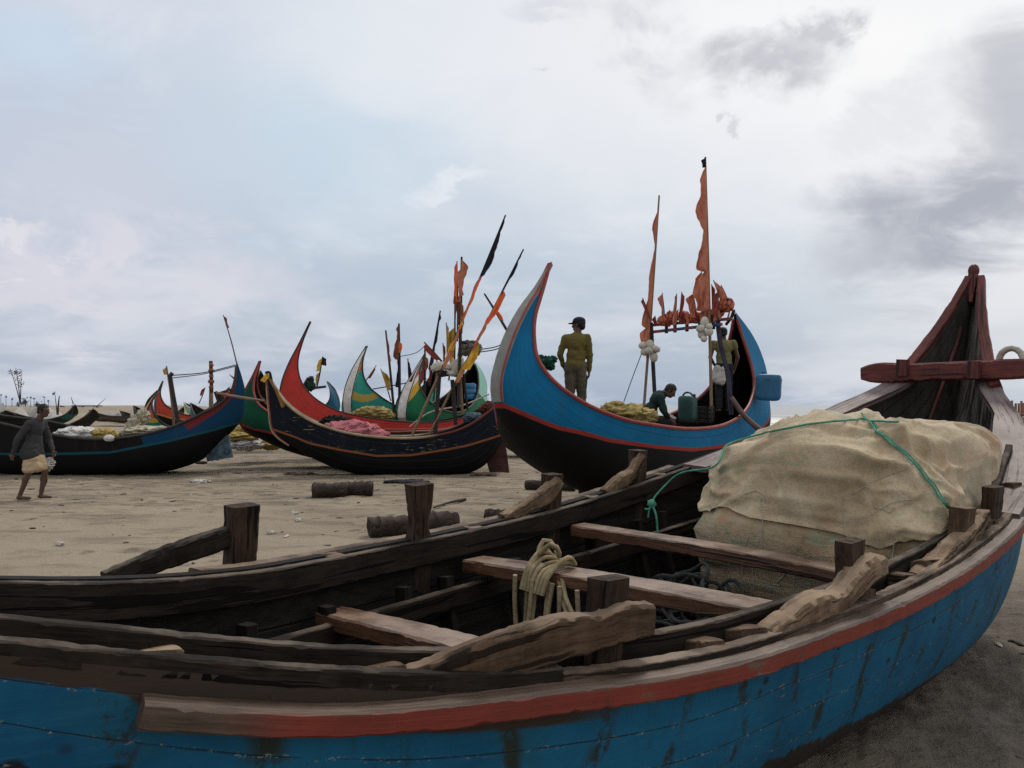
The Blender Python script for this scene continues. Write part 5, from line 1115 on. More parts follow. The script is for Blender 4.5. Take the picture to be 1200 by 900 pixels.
flagpole('shorter leaning streamer with black top and orange middle, right of the longest', (532, 452), (613.5, 292), 19.3, .03, [(.66, .98, 5, 1, F_bk), (.44, .70, 5, 1, F_br), (.30, .52, 4, -1, F_br), (.22, .46, 3, 1, F_or), (.12, .32, 8, 1, F_ye), (.02, .18, 6, 1, F_or), (.04, .2, 4, -1, F_my)])
flagpole('upright mast with a drooping orange flag above the gallows', (537, 478), (541, 301), 19.4, .04, [(.74, .98, 7, 1, F_or), (.70, .92, 7, -1, F_or), (.50, .70, 5, 1, F_bn), (.56, .62, 7, 1, F_my)])
flagpole('thin mast with ragged brown flags just left of the upright mast', (532, 440), (533, 347), 19.6, .025, [(.55, .96, 5, 1, F_bn), (.25, .6, 6, -1, F_my)])
flagpole('stick leaning the other way with orange rag and blue grip, left of the blue bow', (597, 392), (567.5, 344), 20.5, .035, [(.35, .62, 7, 1, F_br)], W_pole)
flagpole('black leaning pole rising left of the gallows', (503, 433), (516, 364), 20.6, .03, [(.2, .95, 5, 1, F_bk)])
flagpole('yellow brown pennant on a thin stick left of the orange masts', (524, 420), (523, 378), 20.2, .02, [(.2, .95, 5, 1, F_my)])
flagpole('short dark stick with dull cloth beside the yellow brown pennant', (520, 432), (519, 402), 20.1, .02, [(.2, .95, 4, 1, F_bn)])
flagpole('dark red stick crossing down to the right, left of the foam bundle', (518, 424), (497, 401), 19.9, .025, [(.1, .9, 6, -1, F_rd)])
flagpole('pair mast left, black pole with wisps of cloth on the teal boat', (462, 486), (452, 387), 27.0, .045, [(.62, .98, 4, 1, F_bn)])
flagpole('pair mast right, dark pole with orange and black cloth on the teal boat', (468, 486), (467.5, 379), 27.2, .05, [(.6, .98, 6, -1, F_bn), (.30, .62, 8, -1, F_bk), (.68, .8, 5, 1, F_br)])
flagpole('yellow pennant on a slender stick beside the twin black masts', (458, 470), (446, 432), 27.4, .02, [(.35, .95, 10, 1, F_my)])
flagpole('thin grey stick leaning over the teal boat', (420, 458), (441, 428), 29, .02, [(.5, .9, 3, 1, F_bn)])
flagpole('dark mast with bits of rigging between the two green boats', (497, 465), (498, 405), 28, .045, [(.5, .8, 4, 1, F_bn)])
flagpole('dark stick leaning above the green boat with white stem', (503, 452), (509, 408), 28.5, .04, [(.1, .5, 5, -1, F_rd)])
flagpole('slanting pole with dull red cloth rising behind the green white-stemmed bow', (489, 462), (497, 418), 29.5, .03, [(.2, .9, 5, 1, F_rd)])
flagpole('black and yellow flag standing behind the red boat', (371, 455), (378, 418), 30, .03, [(.55, .95, 9, -1, F_ye), (.75, 1, 6, 1, F_bk), (.1, .5, 6, -1, F_my)])
heap('cargo_heap', 'dark green bundle on deck below the black and yellow flag', 'bag', [(363, 452, 6, 6), (365, 445, 3, 4)], 29, M_netheap('olive_bundle', (.015, .03, .02), (.03, .07, .045)), .4)
m_ = MB(); m_.tube([at(366, 455, 33), at(382, 453, 33)], .05, 8); o_ = m_.build('boom', W_pole, origin=at(366, 455, 33)); tag(o_, 'short dark boom held out beneath the black and yellow flag', 'pole')
# blue drum in the stern of the green boat, blue bundle on the navy stern
drum('plastic_drum', 'blue plastic drum in the stern of the green white-stemmed boat', (551, 459), 14, 19, 31.5, M_ptail)
heap('cargo_heap', 'grey blue bundle on the stern of the navy boat', 'bag', [(556, 488, 11, 5), (548, 491, 6, 5)], 20.1, M_netheap('bluegrey', (.05, .08, .1), (.14, .2, .24)), .2)
heap('net_heap', 'reddish net on the navy boat stern against the blue bow', 'fishing net', [(573, 477, 8, 6), (567, 480, 6, 5)], 20.3, M_netheap('rednet', (.06, .03, .025), (.25, .08, .06)), .4)
# yellow and black cloth wrapped on the navy prow
t = thing('prow_cloth', 'yellow and black cloth tied round the tip of the navy prow', 'cloth', at(315, 438, 18.9)); m_ = MB(); cloth(m_, at(305, 446, 18.85), at(312, 437, 18.85), .12, 3, (1, 0, -.3)); m_.build('yellow_rag', F_ye, t, world=True)
m_ = MB(); cloth(m_, at(330, 478, 18.8), at(315, 440, 18.85), .24, 5, (.8, 0, .3)); m_.build('brown_rag', M_cloth('ochre_cloth', (.22, .12, .035)), t, world=True); m_ = MB(); m_.tube([at(311, 437, 18.85), at(315, 436, 18.85), at(318, 444, 18.85)], .03, 8); m_.build('black_rag', F_bk, t, world=True)
# --- long black boat: posts, lines, lashed frame, flagstaff
flagpole('tall yellowish bamboo pole, left one of two leaning posts in the black boat', (204, 498), (195, 429), 19.8, .032, [(.86, .97, 5, -1, F_my)], W_bamboo, 'posts standing in the black boat')
pp = thing('mooring_post', 'black leaning post with forked top beside the yellowish pole', 'post', at(209, 496, 19.7)); m_ = MB(); m_.tube([at(209, 496, 19.7), at(204, 468, 19.7), at(199, 439, 19.7)], [.055, .05, .05], 8); m_.build('shaft', W_pole, pp, world=True); m_ = MB(); m_.tube([at(199, 441, 19.7), at(202, 437, 19.7)], .05, 8); m_.build('fork', W_pole, pp, world=True)
m_ = MB(); m_.tube([at(201, 440, 19.7), at(240, 436.5, 19.7), at(277, 427.5, 19.8)], .012, 6); m_.tube([at(201, 443, 19.7), at(240, 438, 19.7), at(277, 429, 19.8)], .010, 6); o_ = m_.build('rope', ROPE_line, origin=at(201, 440, 19.7)); tag(o_, 'double line stretched from the forked post to the black boat stern', 'rope')
ms = thing('lattice_mast', 'pale mast with bound brown cloth standing behind the black boat', 'mast', at(248, 481, 26)); 
for (q0, q1, r) in (((246, 480), (246.5, 455), .04), ((249, 480), (248, 455), .04), ((248, 460), (247, 423), .06)):
    m_ = MB(); m_.tube([at(*q0, 26), at(*q1, 26)], r, 8); m_.build('shaft', W_bamboo if r < .05 else W_brace, ms, world=True)
m_ = MB(); 
for q_ in range(5): m_.ell(at(247.5, 428+q_*6.5, 25.9), (.07+.03*(q_ % 2), .07, .07), jit=.4, seed=q_)
m_.build('bound_cloth', F_bn, ms, world=True)
flagpole('small red and black flag on a thin stick between the mast and the leaning posts', (233, 473), (240.5, 454), 30, .02, [(.5, .98, 3, -1, F_rd)])
lf = thing('lashed_frame', 'low frame of dark posts and a pale spar near the black boat stern', 'frame', at(256, 472, 19.5))
for (q0, q1, r, mm) in (((257.5, 473), (252.5, 459), .05, W_pole), ((262, 472), (258, 462), .05, W_pole), ((252, 462), (272, 456), .025, W_brace)):
    m_ = MB(); m_.tube([at(*q0, 19.5), at(*q1, 19.5)], r, 8); m_.build('post', mm, lf, world=True)
m_ = MB(); m_.tube([at(254, 460.5, 19.4), at(278, 465, 19.3), at(311, 470, 19.0)], [.03, .035, .025], 8); m_.build('spar', W_bamboo, lf, world=True)
flagpole('thin staff with a brown rag on the stern tip of the black boat', (277.5, 426), (261.5, 369), 19.8, .016, [(.74, .98, 5, 1, F_bn)], M_plain('dull_red_staff', (.10, .04, .035), .7))
flagpole('short stick with grey rag behind the black boat stern', (276, 447), (269, 439), 21, .015, [(.3, .95, 6, 1, F_bn)])
# rigging lines beyond
for k, (pts, Y, r, lab) in enumerate((([(752, 414), (741, 443), (731, 471)], 15.2, .008, 'slack cord from the left float cluster down into the blue boat'), ([(560, 410), (585, 405), (600, 396)], 21, .014, 'pair of lines running from the grey float bundle behind the blue bow'), ([(468, 418), (490, 412), (497, 406)], 28, .012, 'thin line from the twin masts to the mast between the green boats'), ([(437, 456), (470, 450), (500, 444)], 29, .02, 'dark spar line across the teal boat behind the twin masts'), ([(480, 500), (500, 485), (545, 474), (573, 462)], 22.8, .02, 'pale line along the red boat rail behind the gallows'))):
    m_ = MB(); m_.tube([at(u, v, Y) for u, v in pts], r, 6)
    if k == 1: m_.tube([at(u, v+3, Y) for u, v in pts], r, 6)
    o_ = m_.build('rope', ROPE_pale if k == 4 else ROPE_line, origin=at(*pts[0], Y)); tag(o_, lab, 'rope')

# extra rags bundled along the rack and knotted on the streamer poles
for k in range(16):
    f = (k+.5)/16; u = 768+f*86; Y = 16.0-1.1*f; m_ = MB(); h_ = 8+6*math.sin(k*2.7)**2
    cloth(m_, at(u, 380-f*8+rnd.uniform(-2, 3), Y-.1), at(u+rnd.uniform(-4, 4), 378-f*8-h_, Y-.1), rnd.uniform(4, 8)*Y/F, k*1.9, (rnd.choice((-1, 1)), 0, -.2), flut=.6, sag=.6)
    m_.build('bunting', F_or if k % 3 else F_rd, rk, world=True)
flagpole('second orange rag pole half hidden behind the tall streamer pole', (823, 372), (822, 318), 15.3, .016, [(.15, .98, 12, -1, F_or), (.1, .7, 8, 1, F_rd)], W_pole, 'small orange flags on the rack')
flagpole('bright orange pennant on a stick close left of the upright mast', (536, 400), (535.5, 306), 19.7, .02, [(.45, .98, 6, -1, F_br), (.2, .5, 7, 1, F_bn)])
flagpole('orange and mustard rags on a crooked pole right of the foam block', (541, 432), (538, 352), 19.9, .025, [(.5, .97, 6, 1, F_or), (.1, .55, 7, -1, F_my)])
flagpole('yellow rag on a short pole low between the gallows poles', (526, 446), (529, 396), 19.7, .02, [(.2, .95, 6, 1, F_ye)])
flagpole('dark brown rag pole right behind the green white-stemmed prow', (508, 470), (512, 420), 27.5, .03, [(.3, .95, 6, 1, F_bn)])
flagpole('dark thin mast between the twin masts and the green prow', (480, 478), (478, 420), 28.2, .03, [(.55, .95, 4, 1, F_bk)])

# ------------------------------------------------------------------ people
def grow(prims, voxel, smooth=4):
    """one continuous surface grown over tapered limbs ('c', p0, r0, p1, r1) and ellipsoids ('e', centre, radii[, rot])"""
    m_ = MB()
    for p in prims:
        if p[0] == 'e': m_.ell(p[1], p[2], p[3] if len(p) > 3 else None, n=18, m=12)
        else:
            _, p0, r0, p1, r1 = p; p0, p1 = Vector(p0), Vector(p1); ax_ = p1-p0; L = max(ax_.length, 1e-4); prof = []
            for i in range(6): a = -math.pi/2+math.pi/2*i/5.0; prof.append((max(1e-4, r0*math.cos(a)), r0*math.sin(a)))
            for i in range(6): a = math.pi/2*i/5.0; prof.append((max(1e-4, r1*math.cos(a)), L+r1*math.sin(a)))
            q = ax_.to_track_quat('Z', 'Y').to_matrix().to_4x4(); m_.lathe(prof, 14, Matrix.Translation(p0) @ q)
    me = bpy.data.meshes.new('tmp'); me.from_pydata(m_.v, [], m_.f); o = bpy.data.objects.new('tmp', me); COL.objects.link(o)
    rm = o.modifiers.new('r', 'REMESH'); rm.mode = 'VOXEL'; rm.voxel_size = voxel
    sm_ = o.modifiers.new('s', 'SMOOTH'); sm_.iterations = smooth; sm_.factor = .5
    out = bpy.data.meshes.new_from_object(o.evaluated_get(bpy.context.evaluated_depsgraph_get()))
    bpy.data.objects.remove(o); bpy.data.meshes.remove(me); return out
def put(me, name, mats, parent, wrinkle=0, seed=0, cut=None):
    if cut or wrinkle:
        for v in me.vertices:
            if wrinkle: v.co += v.normal*wrinkle*(mn.noise(Vector((v.co.x*9, v.co.y*9, v.co.z*16+seed)))+.5*mn.noise(v.co*28))
    for m in (mats if isinstance(mats, list) else [mats]): me.materials.append(m)
    me.polygons.foreach_set('use_smooth', [True]*len(me.polygons)); me.name = name
    o = bpy.data.objects.new(name, me); COL.objects.link(o); o.parent = parent; return o
SKIN = M_plain('brown_skin', (.085, .045, .03), .55, .35, .15, 8, .1); HAIR = M_plain('black_hair', (.008, .007, .007), .6, .3, .3, 40, .6, 90, .006)
def hand(wr, d, palmn, s=1.0, curl=.5):
    """palm, four unequal bent fingers and a thumb leaving the side of the palm"""
    d = Vector(d).normalized(); pn = Vector(palmn); pn = (pn-d*pn.dot(d)).normalized(); sd_ = d.cross(pn); wr = Vector(wr); P = []
    P.append(('e', wr+d*.045*s, (.020*s, .040*s, .048*s), Matrix((pn, sd_, d)).transposed()))
    for k, (o_, L) in enumerate(((-.029, .066), (-.010, .078), (.010, .072), (.029, .056))):
        b0 = wr+d*.083*s+sd_*o_*s; m1 = b0+(d*(1-curl*.35)+pn*curl*.6)*L*.52*s; m2 = m1+(d*(1-curl)+pn*curl*1.3)*L*.5*s
        P += [('c', b0-d*.012*s, .0092*s, m1, .0085*s), ('c', m1, .0085*s, m2, .0072*s)]
    t0 = wr+d*.028*s-sd_*.034*s; t1 = t0+(d*.55-sd_*.6+pn*.35).normalized()*.04*s; t2 = t1+(d*.9-sd_*.1+pn*.4).normalized()*.032*s
    P += [('c', t0+sd_*.012*s, .013*s, t1, .0105*s), ('c', t1, .0105*s, t2, .0085*s)]
    return P
def head(c, f, up=(0, 0, 1)):
    """skull, jaw, nose, brow, ears round centre c facing f"""
    f = Vector(f).normalized(); up = Vector(up); up = (up-f*up.dot(f)).normalized(); s_ = f.cross(up); c = Vector(c); rot = Matrix((s_, f, up)).transposed()
    g = lambda x, y, z: c+s_*x+f*y+up*z
    P = [('e', g(0, -.008, .022), (.074, .092, .090), rot), ('e', g(0, .026, -.048), (.055, .058, .062), rot), ('e', g(0, .062, -.082), (.026, .024, .022), rot),
         ('c', g(0, .088, .012), .011, g(0, .108, -.022), .016), ('e', g(.012, .098, -.027), (.012, .012, .009), rot), ('e', g(-.012, .098, -.027), (.012, .012, .009), rot),
         ('c', g(-.040, .078, .026), .011, g(.040, .078, .026), .011), ('e', g(0, .084, -.058), (.026, .012, .008), rot), ('e', g(0, .082, -.068), (.022, .012, .008), rot)]
    for q in (-1, 1): P += [('e', g(.074*q, -.006, -.008), (.011, .022, .033), rot), ('e', g(.042*q, .062, -.018), (.022, .018, .018), rot)]
    return P, g, rot
def hair_cap(g, rot, low=.0, th=.012):
    return [('e', g(0, -.016, .034), (.080+th*.4, .094+th*.4, .088+th*.5), rot), ('e', g(0, -.062, -.022), (.062, .046, .062), rot), ('e', g(.062, -.02, .01), (.02, .05, .045), rot), ('e', g(-.062, -.02, .01), (.02, .05, .045), rot)]
def cut_front(me, g, f, up, z0=.028):
    """remove hair over the face"""
    import bmesh
    bm = bmesh.new(); bm.from_mesh(me); c = g(0, 0, 0); f = Vector(f).normalized(); kill = [v for v in bm.verts if (v.co-c).dot(f) > .042 and (v.co-c).dot(Vector(up)) < z0+.03]
    bmesh.ops.delete(bm, geom=kill, context='VERTS'); bm.to_mesh(me); bm.free()
def person(label, loc, J, face, up=(0, 0, 1), fwd=(0, 1, 0), hand_dirs=None, vox=.011, barefoot=True):
    """J: joints in metres from the feet. Body grown as one mesh."""
    t = thing('person', label, 'person', loc, group='people on the beach and in the boats')
    v = {k: Vector(p) for k, p in J.items()}
    P, g, rot = head(v['head'], face, up)
    P += [('c', v['neck'], .058, v['head']+(v['neck']-v['head'])*.35, .055), ('c', v['neck']-Vector((0, 0, .02)), .062, v['chest'], .115)]
    mid_ = (v['shL']+v['shR'])/2
    ax_ = (v['shR']-v['shL']).normalized(); dn = (v['pel']-v['chest']).normalized(); fw_ = ax_.cross(dn)
    R3 = Matrix((ax_, fw_, -dn)).transposed()
    P += [('e', v['chest']*.6+mid_*.4, (.155, .098, .15), R3), ('e', v['chest']*.5+v['pel']*.5, (.13, .09, .19), R3), ('e', v['pel'], (.145, .10, .12), R3), ('c', v['shL'], .05, v['shR'], .05)]
    for q in 'LR':
        P += [('c', v['sh'+q], .050, v['el'+q], .040), ('c', v['el'+q], .038, v['ha'+q], .027)]
        hd = (v['ha'+q]-v['el'+q]).normalized(); P += hand(v['ha'+q], hd, (hand_dirs or {}).get(q, fwd), curl=.6)
        hip = v['pel']+ax_*(.085 if q == 'R' else -.085)-Vector((0, 0, .02))
        P += [('c', hip, .088, v['kn'+q], .056), ('c', v['kn'+q], .054, v['an'+q], .036), ('e', v['kn'+q].lerp(v['an'+q], .3)-Vector(fwd)*.018, (.048, .05, .085))]
        toe = v['an'+q]+Vector(v.get('toe'+q, Vector(fwd)*.17))+Vector((0, 0, -.045)); P += [('c', v['an'+q]-Vector((0, 0, .04))-Vector(fwd)*.03, .032, toe-Vector((0, 0, .004)), .026), ('c', v['an'+q], .036, v['an'+q]-Vector((0, 0, .04)), .036)]
    put(grow(P, vox), 'body', SKIN, t)
    e_ = MB()
    for q in (-1, 1): e_.ell(g(.031*q, .082, .006), (.013, .008, .008), rot, n=10, m=8)
    e_.build('eyes', M_eye, t)
    return t, v, g, rot, ax_, R3
M_eye = M_plain('dark_eyes', (.01, .008, .007), .2, .5, .1)
def sleeves(v, k=1.0, to=.9, r=(.066, .052, .049, .040)):
    P = []
    for q in 'LR':
        w = v['el'+q].lerp(v['ha'+q], to); P += [('c', v['sh'+q], r[0]*k, v['el'+q], r[1]*k), ('c', v['el'+q], r[2]*k, w, r[3]*k)]
    return P
def torso(v, R3, k=1.0, hem=.0):
    mid_ = (v['shL']+v['shR'])/2
    return [('c', v['neck']-Vector((0, 0, .015)), .066, v['chest'], .12), ('e', v['chest']*.55+mid_*.45, (.172*k, .115*k, .16), R3), ('e', v['chest']*.5+v['pel']*.5, (.150*k, .108*k, .2), R3), ('e', v['pel']+Vector((0, 0, .02-hem)), (.158*k, .118*k, .12), R3), ('c', v['shL'], .062, v['shR'], .062)]
def legs(v, ax_, to=1.0, r=(.098, .076, .074, .064)):
    P = []
    for q in 'LR':
        hip = v['pel']+ax_*(.08 if q == 'R' else -.08); kn = v['kn'+q]; end = kn.lerp(v['an'+q], to); P += [('c', hip, r[0], kn, r[1]), ('c', kn, r[2], end, r[3])]
    return P
S_olive = M_cloth('olive_shirt', (.125, .098, .03), .25); S_trous = M_cloth('taupe_trousers', (.105, .085, .06), .25); S_dgreen = M_cloth('dark_green_shirt', (.012, .028, .026), .3); S_grey = M_cloth('charcoal_shirt', (.042, .042, .044), .25); S_lungi = M_cloth('cream_lungi', (.44, .33, .21), .18); S_vest = M_cloth('olive_vest', (.155, .145, .065), .25); S_dark = M_cloth('dark_trousers', (.018, .018, .022), .3); S_black = M_cloth('black_cap', (.022, .023, .028), .3); S_white = M_cloth('white_cloth', (.42, .40, .37), .15)

# the walking man on the left
loc = ground_at(36, 587); loc.z = land(loc.x, loc.y)
J = dict(head=(.20, 0, 1.535), neck=(.12, 0, 1.385), chest=(.065, 0, 1.19), pel=(.03, 0, .86), shL=(.085, .19, 1.315), shR=(.065, -.19, 1.315), elL=(.16, .25, 1.04), haL=(.27, .18, .83), elR=(-.10, -.25, 1.05), haR=(-.19, -.21, .80), knL=(.19, .09, .475), anL=(.125, .09, .085), knR=(.005, -.09, .46), anR=(-.135, -.09, .085))
t, v, g, rot, ax_, R3 = person('walking man in a charcoal shirt and cream lungi carrying a pale bag', loc, J, (1, -.12, -.12), fwd=(1, 0, 0), hand_dirs={'L': (0, -1, 0), 'R': (0, 1, 0)})
me = grow(hair_cap(g, rot), .01); cut_front(me, g, (1, -.12, -.12), (0, 0, 1)); put(me, 'hair', HAIR, t, .004)
sh_ = torso(v, R3, 1.06, .02)+sleeves(v, 1.05, .88)+[('c', (.03, -.055, .94), .125, (.005, -.06, .80), .155), ('c', (.03, .055, .94), .125, (.02, .06, .80), .155)]
put(grow(sh_, .014, 3), 'shirt', S_grey, t, .010)
put(grow([('c', (.025, -.05, .86), .115, (.03, -.05, .70), .125), ('c', (.03, .05, .86), .115, (.06, .05, .70), .125), ('c', (.02, -.07, .74), .105, (.01, -.08, .545), .105), ('c', (.07, .07, .74), .105, (.15, .08, .57), .10), ('c', (.02, 0, .68), .11, (.09, 0, .58), .11)], .014, 4), 'lungi', S_lungi, t, .012)
bagl = at(54, 541, 14.35); bt = thing('carry_bag', 'pale plastic bag and net hanging from the walking man\'s front hand', 'bag', bagl)
m_ = MB(); m_.ell(bagl+Vector((0, 0, -.05)), (.12, .09, .09), n=26, m=18, jit=.8, seed=3, jf=9); m_.ell(bagl+Vector((.06, 0, .0)), (.07, .06, .06), n=22, m=14, jit=.9, seed=6, jf=9); m_.ell(bagl+Vector((-.02, 0, -.22)), (.05, .04, .17), n=22, m=16, jit=.7, seed=9, jf=9); m_.build('plastic', S_white, bt, world=True)
m_ = MB(); m_.tube([bagl+Vector((.0, -.03, -.22)), bagl+Vector((.015, -.04, -.33)), bagl+Vector((.0, -.04, -.42))], [.025, .035, .015], 8); m_.build('dark_tail', S_dark, bt, world=True)

# standing man on the blue boat, back to us
Y = 12.55; loc = at(675, 498, Y)
J = dict(head=(.045, .02, 1.535), neck=(.03, 0, 1.40), chest=(.01, 0, 1.20), pel=(-.005, 0, .90), shL=(-.155, 0, 1.335), shR=(.175, 0, 1.335), elL=(-.245, .02, 1.08), haL=(-.175, .10, .885), elR=(.215, -.01, 1.07), haR=(.205, .04, .82), knL=(-.09, .03, .48), anL=(-.10, 0, .08), knR=(.09, .03, .48), anR=(.10, 0, .08))
t, v, g, rot, ax_, R3 = person('man in olive shirt and dark cap standing on the blue boat, back turned', loc, J, (-.85, .5, 0), fwd=(0, 1, 0), hand_dirs={'L': (1, 0, 0), 'R': (-1, 0, 0)})
me = grow(hair_cap(g, rot, th=.006), .01); cut_front(me, g, (-.85, .5, 0), (0, 0, 1)); put(me, 'hair', HAIR, t, .003)
put(grow(torso(v, R3, 1.02)+sleeves(v, .98, .9), .013, 3), 'shirt', S_olive, t, .010); put(grow(legs(v, ax_, .96)+[('e', v['pel'], (.155, .115, .12), R3)], .013, 3), 'trousers', S_trous, t, .010, 4)
f_ = Vector((-.85, .5, 0)).normalized(); cp_ = [('e', g(0, -.008, .062), (.09, .104, .066), rot), ('e', g(0, .0, .045), (.091, .104, .03), rot)]; put(grow(cp_, .009, 2), 'cap', S_black, t)
m_ = MB(); 
vs = []; 
for i in range(9):
    a = -1.15+2.3*i/8
    for (r_, z_) in ((.088, .034), (.088, .041), (.172, .022), (.172, .029)): vs.append(g(math.sin(a)*.085*(1 if r_ < .1 else .92), (math.cos(a)*.06+.03) if r_ < .1 else math.cos(a)*.06+.11, z_))
fs = [(i*4+a_, i*4+b_, (i+1)*4+b_, (i+1)*4+a_) for i in range(8) for a_, b_ in ((0, 1), (1, 3), (3, 2), (2, 0))]; m_.add(vs, fs); m_.build('cap_peak', S_black, t)
m_ = MB(); m_.tube([at(688, 440, 12.4), at(687, 452, 12.4), at(685, 466, 12.3)], .012, 7); o_ = m_.build('rope', ROPE_line, origin=at(688, 440, 12.4)); tag(o_, 'short rope end held in the right hand of the standing man', 'rope')

# crouching man amidships
Y = 14.0; loc = at(765, 527, Y)
J = dict(head=(.30, -.02, 1.00), neck=(.19, 0, .965), chest=(.06, 0, .83), pel=(-.16, 0, .50), shL=(.12, .18, .93), shR=(.10, -.18, .90), elL=(.22, .22, .66), haL=(.32, .12, .50), elR=(.16, -.24, .64), haR=(.30, -.14, .49), knL=(.22, .15, .50), anL=(.05, .13, .085), knR=(.22, -.15, .48), anR=(.04, -.13, .085))
fc = (.72, -.25, -.62); up_ = (.6, 0, .75)
t, v, g, rot, ax_, R3 = person('crouching man in dark green shirt bent over his work in the blue boat', loc, J, fc, up=up_, fwd=(1, 0, 0), hand_dirs={'L': (0, -1, 0), 'R': (0, 1, 0)})
me = grow(hair_cap(g, rot, th=.02), .01); cut_front(me, g, fc, Vector(up_).normalized(), .03); put(me, 'hair', HAIR, t, .004)
put(grow(torso(v, R3, 1.06)+sleeves(v, 1.05, .5), .013, 3), 'shirt', S_dgreen, t, .010); put(grow(legs(v, ax_, .9)+[('e', v['pel'], (.18, .14, .12), R3)], .014, 3), 'trousers', S_dark, t, .01)
heap('white_cloth', 'scrap of white cloth before the crouching man in the blue boat', 'cloth', [(784, 489, 5, 3), (788, 490, 4, 2)], 13.9, S_white, .4)

# third man in the stern of the blue boat
Y = 15.9; loc = at(849, 483, Y)
J = dict(head=(-.01, .03, 1.535), neck=(-.01, 0, 1.395), chest=(-.01, 0, 1.20), pel=(.0, 0, .90), shL=(-.20, 0, 1.335), shR=(.185, 0, 1.335), elL=(-.27, .0, 1.06), haL=(-.15, .14, .92), elR=(.265, 0, 1.06), haR=(.22, .08, .83), knL=(-.10, .03, .48), anL=(-.10, 0, .085), knR=(.09, .03, .48), anR=(.10, 0, .085))
t, v, g, rot, ax_, R3 = person('man in olive vest and dark trousers standing in the stern of the blue boat', loc, J, (.1, 1, -.15), fwd=(0, 1, 0), hand_dirs={'L': (1, 0, 0), 'R': (-1, 0, 0)})
me = grow(hair_cap(g, rot), .01); cut_front(me, g, (.1, 1, -.15), (0, 0, 1)); put(me, 'hair', HAIR, t, .004)
put(grow(torso(v, R3, 1.04)+[('c', v['sh'+q], .07, v['sh'+q].lerp(v['el'+q], .25), .066) for q in 'LR'], .013, 3), 'vest', S_vest, t, .010); put(grow(legs(v, ax_, .96)+[('e', v['pel'], (.172, .13, .12), R3)], .013, 3), 'trousers', S_dark, t, .01)
put(grow([('c', (-.15, -.10, .86), .055, (-.14, -.12, .62), .085), ('c', (-.05, -.12, .84), .05, (-.09, -.13, .60), .08), ('c', (-.20, -.06, .84), .04, (-.20, -.08, .64), .07)], .013, 3), 'waist_cloth', S_white, t, .018)

# ------------------------------------------------------------------ far shore
M_tarp = M_cloth('grey_tarpaulin', (.26, .25, .24), .2); M_tarp2 = M_cloth('pale_tarpaulin', (.40, .39, .37), .2); M_hut = M_plain('weathered_hut', (.06, .05, .045), .8); M_leaf = M_plain('dull_foliage', (.045, .055, .04), .8, .2, .4)
for k, (u, v, w, h, Y, mm, lab) in enumerate(((2, 480, 26, 13, 52, M_tarp, 'grey tarpaulin shelter at the left edge of the beach'), (22, 481, 20, 10, 56, M_tarp2, 'pale tarpaulin shelter left of the spindly tree foot'), (40, 480, 22, 10, 60, M_tarp, 'grey low shelter right of the spindly tree foot'), (60, 481, 18, 7, 66, M_tarp2, 'small pale shelter behind the green tipped boat'), (128, 484, 20, 5, 70, M_tarp, 'flat grey sheet over gear beyond the brown boat'))):
    s_ = Y/F; c0 = at(u, v+3, Y); c0.z = land(c0.x, c0.y)-.05; m_ = MB(); W_, H_ = w*s_/2, max(.5, (at(u, v-h, Y).z-c0.z)); n = 14; vs = []
    for i in range(n):
        x_ = -W_+2*W_*i/(n-1); rz = H_*(.75+.3*mn.noise(Vector((i*.5, k*3, 0))))*(1-.35*abs(2*i/(n-1)-1)**2)
        for (y_, z_) in ((-1.2, 0), (-.8, rz*.55), (0, rz), (.8, rz*.55), (1.2, 0)): vs.append((x_, y_+.2*mn.noise(Vector((i, y_, k))), z_))
    fs = [(i*5+j, (i+1)*5+j, (i+1)*5+j+1, i*5+j+1) for i in range(n-1) for j in range(4)]+[(0, 1, 2, 3, 4), tuple((n-1)*5+j for j in (4, 3, 2, 1, 0))]
    m_.add(vs, fs); o_ = m_.build('tarpaulin_shelter', mm, angle=60); o_.location = c0; tag(o_, lab, 'shelter', 'shelters far down the beach')
hs = thing('beach_hut', 'small dark flat-roofed hut on the far beach', 'hut', at(102, 482, 90)); s_ = 90/F
m_ = MB(); m_.box(at(102, 479.5, 90), (18*s_, 2.0, 5*s_), bev=.02); m_.build('wall', M_hut, hs, world=True)
m_ = MB(); m_.box(at(102, 475.6, 90), (22*s_, 2.6, 1.4*s_), bev=.1); m_.build('roof', M_plain('grey_roof', (.12, .115, .11), .8), hs, world=True)
for q in (93.5, 110):
    m_ = MB(); m_.tube([at(q, 484, 89), at(q, 475, 89)], .06, 6); m_.build('post', M_hut, hs, world=True)
rnd = random.Random(11)
def spindly(label, u, v0, v1, Y, lean, clumps, name='thin_tree', cat='tree', r=.05):
    b0 = at(u, v0, Y); t = thing(name, label, cat, b0, group='trees and stakes on the far shore'); m_ = MB()
    for (dx_, f) in lean: m_.tube([b0, at(u+dx_*.45, v0+(v1-v0)*.5*f, Y), at(u+dx_, v0+(v1-v0)*f, Y)], [r, r*.7, r*.35], 7)
    m_.build('trunk', W_pole, t, world=True)
    if clumps:
        m_ = MB()
        for (cu, cv, rr, nlf) in clumps:
            for i in range(nlf):
                c0 = at(cu+rnd.gauss(0, rr*.55), cv+rnd.gauss(0, rr*.7), Y)+Vector((0, rnd.gauss(0, rr*Y/F*.5), 0)); s_ = rnd.uniform(.5, 1.1)*Y/F
                a = Vector((rnd.gauss(0, 1), rnd.gauss(0, 1), rnd.gauss(0, 1))).normalized(); b_ = a.orthogonal().normalized()
                m_.add([c0-a*s_*1.3, c0+b_*s_*.5, c0+a*s_*1.3, c0-b_*s_*.5], [(0, 1, 2, 3)])
        m_.build('crown', M_leaf, t, world=True, smooth=False)
